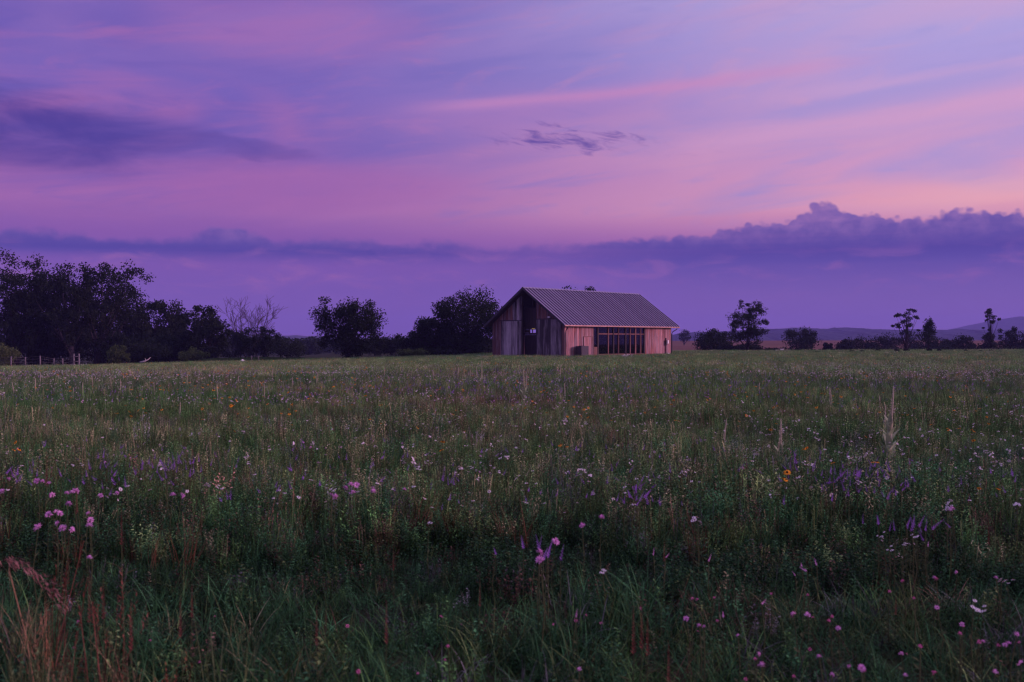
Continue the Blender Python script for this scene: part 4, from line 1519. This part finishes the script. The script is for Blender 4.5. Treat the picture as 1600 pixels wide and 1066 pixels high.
# dry rust and straw grass, low left corner
def place_stuff(name, sources, spots, h, label, cat, seed, tintc=(1, 1, 1)):
    r = np.random.default_rng(seed)
    pts, sc = [], []
    for (px_, py_, n, sx, sy) in spots:
        for _ in range(n):
            a, b, c = px_ground(px_ + r.normal(0, sx), min(1150, py_ + r.normal(0, sy)), h)
            pts.append((a, b, c - 0.01))
    n = len(pts)
    s_ = r.uniform(0.55, 0.95, n)
    o = scatter(name, sources, np.array(pts), r.uniform(0, 6.28, n), r.normal(0, 0.1, (n, 2)), np.stack([s_, s_, s_], 1), r.integers(0, len(sources), n), np.array(tintc, float).reshape(-1, 3)[r.integers(0, np.array(tintc).reshape(-1, 3).shape[0], n)] * np.exp(r.normal(0, 0.3, (n, 1))))
    return tag(o, label, cat, kind='stuff')


S_DRY = [src('dry_tuft', tuft(300 + i, 22, 0.10, 0.35, 0.70, 0.006, 0.25, 0.7, 4), M['grass']) for i in range(3)]
S_DRY += [src('dry_seed', seedgrass(310 + i, 9, 0.10, 0.5, 0.8, 0.003), M['grass']) for i in range(2)]
place_stuff('dry_grass', S_DRY, [(60, 1005, 8, 55, 40), (130, 995, 10, 60, 40), (230, 1000, 4, 50, 40), (330, 1000, 2, 50, 40), (60, 920, 2, 40, 20), (160, 915, 2, 60, 25)], 0.42,
            'rust and straw coloured dry grass in the lower left corner', 'grass', 71, ((0.30, 0.13, 0.075), (0.34, 0.25, 0.14), (0.20, 0.085, 0.06), (0.30, 0.19, 0.10), (0.10, 0.14, 0.06)))
place_stuff('reddish_grass', S_DRY[:3], [(760, 775, 8, 60, 8), (640, 770, 5, 50, 8), (430, 760, 6, 80, 15), (1500, 745, 8, 90, 15), (1120, 790, 6, 60, 10), (200, 800, 6, 80, 15)], 0.45,
            'thin reddish brown grass patches through the near meadow', 'grass', 72, (0.17, 0.075, 0.045))

# ------------------------------------------------------------------ flowers
def region(px_):
    for lim, tx in ((140, 'below the tall wood'), (300, 'below the humped trees'), (470, 'below the bare dead tree'), (620, 'below the round oak'), (770, 'below the large oak'),
                    (930, 'below the barn gable'), (1060, 'below the lit barn wall'), (1210, 'below the tall upright tree'), (1340, 'below the spreading tree'), (1470, 'below the sparse tree')):
        if px_ < lim:
            return tx
    return 'toward the right edge'


def depth_of(py_):
    return 'close foreground' if py_ > 885 else 'near meadow' if py_ > 720 else 'mid meadow' if py_ > 640 else 'upper meadow' if py_ > 595 else 'far field'


def head_pompon(seed, rad, m=0, n=46):
    r = random.Random(seed)
    mb = MB()
    for k in range(n):
        z = r.uniform(-0.35, 1.0)
        a = k * 2.39996
        q = math.sqrt(max(0, 1 - z * z))
        d = (q * math.cos(a), q * math.sin(a), z * 0.85)
        mb.leaf((d[0] * rad * 0.25, d[1] * rad * 0.25, d[2] * rad * 0.25), d, rad * r.uniform(0.75, 1.1), rad * 0.34, m)
    return mb


def head_daisy(seed, rad, n=11, droop=0.0, cone=0.3):
    r = random.Random(seed)
    mb = MB()
    for k in range(n):
        a = 6.283 * k / n + r.uniform(-0.1, 0.1)
        mb.leaf((math.cos(a) * rad * 0.2, math.sin(a) * rad * 0.2, 0), (math.cos(a), math.sin(a), -droop + r.uniform(-0.1, 0.15)), rad * r.uniform(0.75, 0.95), rad * 0.42, 0)
    mb.tube([(0, 0, -0.1 * rad), (0, 0, rad * cone * 0.6), (0, 0, rad * cone)], [rad * 0.26, rad * 0.24, rad * 0.10], 8, 1)
    return mb


def head_spike(seed, length, rad, n=40):
    r = random.Random(seed)
    mb = MB()
    for k in range(n):
        f_ = k / n
        a = k * 2.39996
        w = rad * (1 - f_ * 0.75)
        mb.leaf((0, 0, f_ * length), (math.cos(a), math.sin(a), 0.7), w * 1.3, w * 0.7, 0)
    return mb


def stem_mesh(seed, h, leaves=6, ll=0.07, lw=0.016, bend=0.06, m=0):
    r = random.Random(seed)
    mb = MB()
    bx, by = r.gauss(0, bend), r.gauss(0, bend)
    pts = [(0, 0, -0.02), (bx * 0.25, by * 0.25, h * 0.5), (0, 0, h)]
    mb.tube(pts, [0.0035, 0.003, 0.0022], 4, m, False)
    for k in range(leaves):
        f_ = 0.15 + 0.75 * k / max(leaves, 1)
        a = r.uniform(0, 6.283)
        mb.leaf((bx * 0.25 * (1 - abs(f_ * 2 - 1)), by * 0.25 * (1 - abs(f_ * 2 - 1)), h * f_), (math.cos(a), math.sin(a), 0.5), ll * r.uniform(0.6, 1.2), lw, m)
    return mb


def kit(heads, hmats, stems, hgt, hname='flower_head'):
    return {'h': [h.build(hname, hmats) for h in heads], 's': [s.build('stem', M['stem']) for s in stems], 'hgt': hgt, 'hname': hname}


K_PINK = kit([head_pompon(i, 0.0205) for i in range(4)], M['pink'], [stem_mesh(i, 0.50) for i in range(4)], 0.50)
K_CLOV = kit([head_pompon(10 + i, 0.0105, 0, 34) for i in range(3)], M['clover'], [stem_mesh(20 + i, 0.33, 7, 0.04, 0.022) for i in range(3)], 0.33)
K_CLOVP = kit([head_pompon(14 + i, 0.0115, 0, 34) for i in range(3)], M['pink'], [stem_mesh(24 + i, 0.33, 7, 0.04, 0.022) for i in range(3)], 0.33)
K_SUSAN = kit([head_daisy(i, 0.030, 12, 0.25, 0.45) for i in range(3)], [M['orange'], M['cone']], [stem_mesh(30 + i, 0.52, 5) for i in range(3)], 0.52)
K_VIOL = kit([head_spike(i, 0.09, 0.0120, 36) for i in range(3)], M['violet'], [stem_mesh(40 + i, 0.44, 8, 0.06, 0.012) for i in range(3)], 0.44)
K_MAG = kit([head_spike(8 + i, 0.05, 0.009, 30) for i in range(3)], M['pink'], [stem_mesh(44 + i, 0.34, 8, 0.05, 0.012) for i in range(3)], 0.34)
K_DOCK = kit([head_spike(5 + i, 0.26, 0.017, 80) for i in range(3)], M['rust'], [stem_mesh(50 + i, 0.42, 6, 0.12, 0.02) for i in range(3)], 0.42, 'seed_head')


def multi_white(seed, rad):
    r = random.Random(seed)
    mb = MB()
    for k in range(r.randint(3, 5)):
        d = head_daisy(seed * 7 + k, rad, 9, 0.0, 0.25)
        ox, oy, oz = r.gauss(0, rad * 1.3), r.gauss(0, rad * 1.3), r.gauss(0, rad * 0.9)
        b = len(mb.v)
        mb.v += [(p[0] + ox, p[1] + oy, p[2] + oz) for p in d.v]
        mb.f += [tuple(i + b for i in f_) for f_ in d.f]
        mb.m += d.m
    return mb


K_WHITE = kit([multi_white(i + 1, 0.0120) for i in range(5)], [M['white_petal'], M['straw']], [stem_mesh(60 + i, 0.50, 6) for i in range(4)], 0.50)
K_WHITEL = kit([multi_white(i + 21, 0.010) for i in range(4)], [M['white_petal'], M['straw']], [stem_mesh(70 + i, 0.36, 6) for i in range(3)], 0.36)

fr_ = random.Random(99)
FLOWERS = []


def flower(kname, name, what, cat, group, px_, py_, scale=1.0, hadj=1.0, big=1.0):
    K = kname
    s_ = scale * fr_.uniform(0.9, 1.12)
    hh = K['hgt'] * s_ * hadj
    x, y, z = px_ground(px_, py_, hh)
    root = empty(name, (x, y, z), fr_.uniform(0, 6.28), s_)
    tag(root, f'{what} in the {depth_of(py_)} {region(px_)}', cat, group)
    st = link('stem', fr_.choice(K['s']), root)
    st.scale = (1, 1, hadj)
    hd = link(K['hname'], fr_.choice(K['h']), root)
    hd.location = (0, 0, K['hgt'] * hadj)
    hd.rotation_euler = (fr_.gauss(0, 0.4), fr_.gauss(0, 0.4), 0)
    big *= fr_.uniform(0.72, 1.2)
    hd.scale = (big, big, big)
    FLOWERS.append((px_, py_))
    return root


GP, GC, GWH, GO, GV, GM, GD = ('pink tufted flowers in the meadow', 'clover flowers in the roadside strip', 'small white flowers of the meadow', 'golden dark-eyed flowers of the meadow',
                               'violet spikes of the meadow', 'magenta spikes in the roadside strip', 'rust brown dock stalks')
# pink tufted heads, the clusters of the photo
for (px_, py_) in [(13, 749), (4, 768), (58, 752), (66, 753), (76, 756), (82, 774), (104, 771), (112, 770), (118, 768), (107, 788), (76, 805), (88, 800), (93, 803), (138, 803), (141, 813), (98, 826),
                   (90, 818), (112, 828), (60, 825), (183, 771), (157, 775), (140, 822), (270, 774), (284, 775), (517, 774), (524, 777), (540, 763), (552, 770), (557, 758), (548, 758), (582, 763), (583, 769),
                   (632, 765), (868, 847), (910, 822), (940, 809), (843, 864), (844, 876), (1487, 796), (140, 872)]:
    flower(K_PINK, 'pink_flower', 'round tufted pink flower', 'flower', GP, px_, py_, 1.0, 1.0, 1.15)
for (px_, py_) in [(1460, 903), (1495, 895), (1072, 967), (1100, 980), (1153, 993), (1185, 1022), (1190, 1040), (1280, 1027), (1327, 1042), (1300, 1055), (1346, 1044), (1570, 1008), (1576, 1006), (1556, 903), (1589, 992),
                   (1595, 1035), (1408, 1022), (1555, 1050), (1503, 976), (1536, 1003), (1464, 950), (1415, 1056), (1093, 978), (1240, 960), (1310, 982), (1262, 962), (905, 1046)]:
    flower(K_CLOVP, 'pink_clover', 'pale pink clover head', 'flower', GC, px_, py_, 1.0, 1.0, 1.2)
for (px_, py_) in [(1505, 978), (1500, 990), (1560, 1009), (1530, 1004), (1270, 965), (1300, 964), (1262, 930), (1205, 928), (1116, 934), (1082, 936), (1240, 1058), (1350, 1048), (1165, 1062), (1180, 1030), (1410, 908), (1463, 905), (1592, 1004),
                   (1428, 935), (1438, 1010), (1295, 970), (1460, 1052), (700, 1010), (560, 1050), (900, 970), (1390, 925)]:
    flower(K_CLOV, 'red_clover', 'deep pink clover head', 'flower', GC, px_, py_, 0.95, 1.0, 1.0)
for (px_, py_) in [(1107, 878), (1253, 886), (1261, 893), (1276, 884), (1243, 900), (1021, 868), (1040, 872), (900, 966), (1590, 1040), (1130, 965), (1190, 945), (1450, 855)]:
    flower(K_MAG, 'magenta_spike', 'small magenta flower spike', 'flower', GM, px_, py_, 1.0)
# golden flowers
for (px_, py_) in [(1482, 672), (1480, 669), (1518, 671), (1522, 674), (1521, 688), (1256, 702), (1260, 700), (1262, 621), (1485, 620), (1491, 641), (1301, 723), (1363, 722), (1370, 722), (1230, 738), (1228, 750), (1224, 747), (1530, 763),
                   (1560, 764), (24, 691), (30, 702), (22, 703), (361, 634), (364, 633), (450, 613), (455, 611), (440, 618), (550, 632), (571, 618), (673, 618), (701, 617), (578, 655), (692, 690), (690, 703), (962, 610), (877, 694),
                   (886, 698), (875, 696), (845, 612), (850, 610), (855, 613), (802, 594), (825, 577), (620, 605), (687, 608), (688, 605), (958, 573), (1025, 565), (976, 595), (205, 650), (1148, 617)]:
    flower(K_SUSAN, 'golden_flower', 'golden flower with dark eye', 'flower', GO, px_, py_, 1.0 if py_ > 640 else 0.9, 1.0, 0.92 if py_ > 640 else 1.35)
for _ in range(100):
    px_ = fr_.choice([fr_.uniform(0, 1600), fr_.gauss(240, 90), fr_.gauss(480, 60), fr_.gauss(1300, 120)]) % 1600
    py_ = fr_.uniform(574, 608) - 16 * max(0, (px_ - 800) / 800) + 8 * max(0, (500 - px_) / 500)
    flower(K_SUSAN, 'golden_flower', 'tiny golden flower', 'flower', GO, px_, py_, 0.72, 1.0, fr_.uniform(1.4, 2.4))
# white flowers
nW = 0
while nW < 190:
    px_, py_ = fr_.uniform(0, 1600), 604 + 160 * fr_.random()
    if vnoise(np.array([px_ * 1.0]), np.array([py_ * 3.0]), 130.0, 17)[0] < fr_.uniform(0.25, 0.75):
        continue
    k_ = fr_.randint(1, 3) if py_ > 640 else 1
    for _ in range(k_):
        flower(K_WHITE, 'white_flower', 'small white flower', 'flower', GWH, px_ + fr_.gauss(0, 9), py_ + fr_.gauss(0, 4), 1.0 if py_ > 650 else 0.92, 1.0, 1.0 if py_ > 680 else 1.12)
        nW += 1
for (px_, py_) in [(1375, 838), (1379, 841), (1415, 842), (1400, 845), (1413, 850), (1422, 848), (1430, 840), (1390, 860), (1406, 866), (1085, 808), (1092, 818), (1090, 812), (646, 720), (652, 729), (656, 730), (382, 716), (388, 722), (385, 708),
                   (1480, 791), (1486, 786), (941, 893), (670, 818), (1565, 904), (1573, 906), (1521, 950), (1537, 948), (1215, 772), (1205, 775), (912, 735), (720, 733), (1590, 788), (985, 722), (110, 640), (150, 662)]:
    flower(K_WHITE if py_ < 830 else K_WHITEL, 'white_flower', 'cluster of white flowers', 'flower', GWH, px_, py_, 1.0, 1.0, 1.05)
# violet spikes in drifts
for (cx_, cy_, n, sx, sy) in [(1350, 752, 62, 42, 14), (1300, 740, 22, 40, 10), (275, 732, 34, 26, 10), (200, 740, 20, 36, 10), (985, 775, 26, 26, 12), (1420, 830, 16, 34, 8), (1240, 720, 10, 10, 8), (700, 752, 8, 12, 5), (1470, 610, 16, 60, 5), (640, 606, 16, 50, 5),
                              (30, 745, 14, 30, 8), (1560, 745, 12, 30, 10), (850, 870, 8, 22, 8)]:
    for _ in range(n):
        px_, py_ = fr_.gauss(cx_, sx), fr_.gauss(cy_, sy)
        flower(K_VIOL, 'violet_spike', 'slim violet flower spike', 'flower', GV, px_, max(py_, 585), fr_.uniform(0.85, 1.1), 1.0, 1.0)


# mullein and other tall stalks
def mullein(px_, top_, base_, label, seed, leafy=True):
    r = random.Random(seed)
    h = 1.0
    Y = 12.0
    # base hidden in the grass: its visible foot is about 0.45 m above the soil
    x, Y, z = px_ground(px_, base_, 0.25)
    h = H - (top_ - CY) / F * Y - z
    root = empty('mullein', (x, Y, z), r.uniform(0, 6))
    tag(root, label, 'mullein', 'tall pale mullein stalks')
    mb = MB()
    k_ = max(1.0, Y / 16.0) ** 0.6
    lf = 1.0 if leafy else 0.6
    k_ = 0.45 if Y < 9 else k_
    bx, by = r.gauss(0, 0.03), r.gauss(0, 0.03)
    mb.tube([(0, 0, -0.02), (bx * 0.4, by * 0.4, h * 0.45), (bx, by, h * 0.98)], [0.014 * k_ * lf, 0.012 * k_ * lf, 0.007 * k_ * lf], 6, 0, False)
    link('stem', mb.build('stem', M['pale_stalk']), root)
    mb = MB()
    n = 130
    for k in range(n):
        f_ = k / n
        zz = h * (0.48 + 0.52 * f_)
        t_ = (zz / h)
        a = k * 2.39996
        w = (0.030 if leafy else 0.016) * k_ * (1 - 0.6 * f_) * r.uniform(0.6, 1.3)
        mb.leaf((bx * t_ * t_, by * t_ * t_, zz), (math.cos(a), math.sin(a), 0.9), w * 1.6, w, 0)
    link('flower_spike', mb.build('flower_spike', M['pale_stalk']), root)
    if leafy:
        for k in range(13):
            mb = MB()
            f_ = k / 13
            a = k * 2.39996
            ll = 0.30 * (1 - 0.5 * f_) * min(1.0, h)
            mb.blade((0, 0, h * (0.20 + 0.42 * f_)), a, ll, ll * 0.36, 0.42 - 0.2 * f_, 0.6, 4)
            link('leaf', mb.build('leaf', M['woolly']), root)
    return root


mullein(1390, 603, 712, 'big mullein with woolly leaves and tall spike, right side of meadow', 1)
mullein(1219, 655, 735, 'second largest mullein, slim spike left of the big one', 2)
mullein(1382, 632, 690, 'thin bare mullein stalk close left of the big one', 3, False)
mullein(819, 578, 622, 'pale mullein pair below the barn gable, left stalk', 4)
mullein(823, 580, 606, 'pale mullein pair below the barn gable, right stalk', 5, False)
mullein(1298, 606, 628, 'short pale mullein left of the big one', 6)
for i, (px_, tp_, bs_) in enumerate([(22, 598, 612), (55, 591, 608), (63, 582, 596), (129, 597, 612), (145, 590, 602), (173, 587, 602), (188, 592, 606), (241, 597, 616), (114, 606, 619), (280, 628, 650), (413, 600, 616), (425, 577, 592), (293, 585, 598),
                                     (471, 569, 580), (494, 583, 596), (562, 571, 582), (601, 575, 588), (677, 580, 592), (715, 574, 588), (735, 574, 588), (753, 563, 592), (745, 573, 586), (883, 599, 616), (902, 589, 604), (875, 569, 584), (457, 590, 604), (372, 588, 598),
                                     (1186, 598, 612), (1375, 618, 632), (1458, 627, 645), (340, 600, 618), (655, 630, 650), (1130, 655, 690)]):
    mullein(px_, tp_, bs_, f'thin pale dead stalk in the {depth_of(bs_)} {region(px_)}', 20 + i, False)
# rust brown dock stalks
for (px_, py_, sc_) in [(73, 705, 1.15), (120, 750, 1.0), (470, 706, 0.9), (460, 720, 0.9), (205, 935, 0.9), (190, 790, 1.0), (140, 900, 0.9), (282, 930, 0.8), (300, 912, 0.7), (162, 905, 0.8), (604, 938, 0.8), (990, 945, 0.85), (1003, 940, 0.85), (1012, 955, 0.8), (1545, 812, 0.7),
                        (1038, 842, 0.6), (615, 855, 0.6), (495, 945, 0.75), (365, 720, 0.8), (1045, 1000, 0.7), (750, 905, 0.6), (1400, 925, 0.5)]:
    K = K_DOCK
    root = empty('dock_stalk', (0, 0, 0), fr_.uniform(0, 6.28), sc_)
    hh = (K['hgt'] + 0.26) * sc_
    root.location = px_ground(px_, py_, hh)
    tag(root, f'rust brown seed stalk in the {depth_of(py_)} {region(px_)}', 'weed', GD)
    link('stem', fr_.choice(K['s']), root)
    o = link('seed_head', fr_.choice(K['h']), root)
    o.location = (0, 0, K['hgt'])

# nodding rosy plume at the left edge
x, y, z = px_ground(8, 880, 0.70)
root = empty('plume_grass', (x, y, z))
tag(root, 'rosy nodding grass plume at the lower left edge', 'grass plume')
mb = MB()
pts = [(0.16, 0, -0.02), (0.10, 0, 0.35), (0.02, 0.0, 0.66), (0.02, 0, 0.70)]
mb.tube(pts, [0.004, 0.003, 0.0025, 0.002], 5, 0, False)
link('stem', mb.build('stem', M['straw']), root)
mb = MB()
rp = random.Random(5)
for k in range(150):
    f_ = k / 150
    bx = -0.02 + 0.30 * f_
    bzz = 0.72 - 0.03 * f_ - 0.20 * f_ * f_
    a = rp.uniform(0, 6.283)
    mb.leaf((bx + rp.gauss(0, 0.012), rp.gauss(0, 0.02), bzz + rp.gauss(0, 0.010)), (0.8, 0.5 * math.cos(a), -0.5 + 0.6 * math.sin(a)), rp.uniform(0.02, 0.06), 0.006, 0)
link('plume', mb.build('plume', M['plume']), root)

# white flowers massed by the barn wall and the gate
def masses(name, spots, seed, label):
    r = np.random.default_rng(seed)
    mb = MB()
    for (x, y, z) in spots:
        for _ in range(4):
            p = np.array((x, y, z)) + r.normal(0, 0.06, 3)
            a = r.uniform(0, 6.28)
            mb.leaf(p, (math.cos(a), math.sin(a), 0.4), 0.10, 0.08, 0)
        mb.tube([(x, y, z - 0.6), (x, y, z)], [0.006, 0.004], 4, 1, False)
    o = link(name, mb.build(name, [M['white_petal'], M['stem']]))
    return tag(o, label, 'flowers', kind='stuff')


sp_ = []
for _ in range(34):
    px_, py_ = random.gauss(978, 5.0), random.gauss(556.5, 0.8)
    sp_.append(wpos(px_, py_, 98.0))
for _ in range(8):
    sp_.append(wpos(random.gauss(986, 2), random.gauss(560, 0.7), 97.0))
masses('white_blossom', sp_, 3, 'white blossom massed before the glazed barn bay')
sp_ = []
for _ in range(40):
    sp_.append(wpos(random.uniform(109, 135), random.gauss(572, 1.0), 109.0))
masses('white_umbels', sp_, 4, 'white umbels growing round the wooden fence brace')

# the countless small flowers of the field
wr_ = np.random.default_rng(61)


def specks(name, sources, y0, y1, dens, thr, h0, h1, seed, nseed, size, label, stretch=0.5):
    r = np.random.default_rng(seed)
    x, y = wedge(r, y0, y1, dens)
    k = vnoise(x * stretch, y, 3.8, nseed) * 0.65 + vnoise(x * stretch, y, 12.0, nseed + 1) * 0.35 > r.uniform(*thr, len(x))
    x, y = x[k], y[k]
    k = ~in_barn(x, y, 0.4) & (r.random(len(x)) < 1 - sstep(y0 + (y1 - y0) * 0.35, y1, y))
    x, y = x[k], y[k]
    n = len(x)
    s_ = r.uniform(0.6, 1.25, n) * size * (1 + 0.35 * sstep(14, 45, y) + 0.4 * sstep(45, 100, y))
    hh = r.uniform(h0, h1, n) * (1 - 0.30 * sstep(30, 70, y))
    o = scatter(name, sources, np.stack([x, y, gz(x, y) + hh], 1), r.uniform(0, 6, n), r.normal(0, 0.4, (n, 2)), np.stack([s_] * 3, 1), r.integers(0, len(sources), n), np.ones((n, 3)))
    return tag(o, label, 'flowers', kind='stuff')


S_W = [src('white_speck', head_daisy(40 + i, 0.016, 8, 0.1, 0.3), [M['white_petal'], M['straw']]) for i in range(3)]
S_V = [src('mauve_speck', head_spike(70 + i, 0.06, 0.013, 16), M['violet']) for i in range(2)]
S_P = [src('pink_speck', head_pompon(80 + i, 0.011, 0, 16), M['pink']) for i in range(2)]
S_G = [src('gold_speck', head_daisy(90 + i, 0.024, 8, 0.2, 0.4), [M['orange'], M['cone']]) for i in range(2)]
S_T = [src('pale_seed', head_spike(95 + i, 0.10, 0.008, 14), M['pale_stalk']) for i in range(2)]
specks('white_specks', S_W, 8.2, 80, 15.0, (0.34, 0.85), 0.34, 0.52, 62, 33, 1.1, 'countless tiny white flowers sprinkled over the meadow')
specks('mauve_specks', S_V, 8.2, 75, 7.0, (0.42, 0.85), 0.30, 0.50, 63, 35, 1.25, 'countless small mauve flowers drifting through the meadow', 0.3)
specks('pink_specks', S_P, 8.2, 60, 7.0, (0.40, 0.9), 0.36, 0.52, 64, 37, 1.3, 'countless tiny pink flowers scattered in the meadow')
specks('gold_specks', S_G, 14, 130, 1.3, (0.38, 0.9), 0.38, 0.52, 65, 39, 1.2, 'countless far golden flowers in the upper field')
specks('pale_seed_heads', S_T, 8.2, 70, 7.0, (0.25, 0.9), 0.30, 0.48, 66, 43, 1.1, 'countless pale seed heads standing above the meadow grass')
S_C = [src('clover_speck', head_pompon(84 + i, 0.0085, 0, 22), M['clover']) for i in range(2)]
specks('clover_specks', S_C, 3.6, 6.6, 12.0, (0.35, 0.9), 0.14, 0.27, 67, 45, 1.0, 'countless small clover heads low in the roadside grass', 1.0)

# flowers of one kind that stand near each other: say which from the left
same = {}
for o in list(C.objects):
    if o.parent is None and o.get('category') in ('flower', 'weed', 'mullein', 'sapling'):
        same.setdefault(o['label'], []).append(o)
ORD = ['first', 'second', 'third', 'fourth', 'fifth', 'sixth', 'seventh', 'eighth', 'ninth', 'tenth', 'eleventh', 'twelfth', 'thirteenth']
for lb_, os_ in same.items():
    if 1 < len(os_) <= 13:
        os_.sort(key=lambda o: o.location.x / o.location.y)
        for k_, o in enumerate(os_):
            o['label'] = ' '.join(f'{lb_}, {ORD[k_]} from left'.replace(' in the close foreground', ' in close foreground').replace('in the ', 'in ').split())

# ------------------------------------------------------------------ haze: evening air round the whole place
m_, t_, o_ = new_mat('evening haze')
pvn = t_.nodes.new('ShaderNodeVolumePrincipled')
pvn.inputs['Color'].default_value = (0.39, 0.38, 1.0, 1)
pvn.inputs['Density'].default_value = 0.00023
pvn.inputs['Anisotropy'].default_value = 0.0
t_.links.new(pvn.outputs[0], o_.inputs['Volume'])
mb = MB()
mb.box(-5200, 5200, -5200, 5200, -9.0, 128.0)
hz = link('haze', mb.build('haze', m_))
tag(hz, 'thin violet evening haze over the meadow and the distant hills', 'haze', kind='stuff')
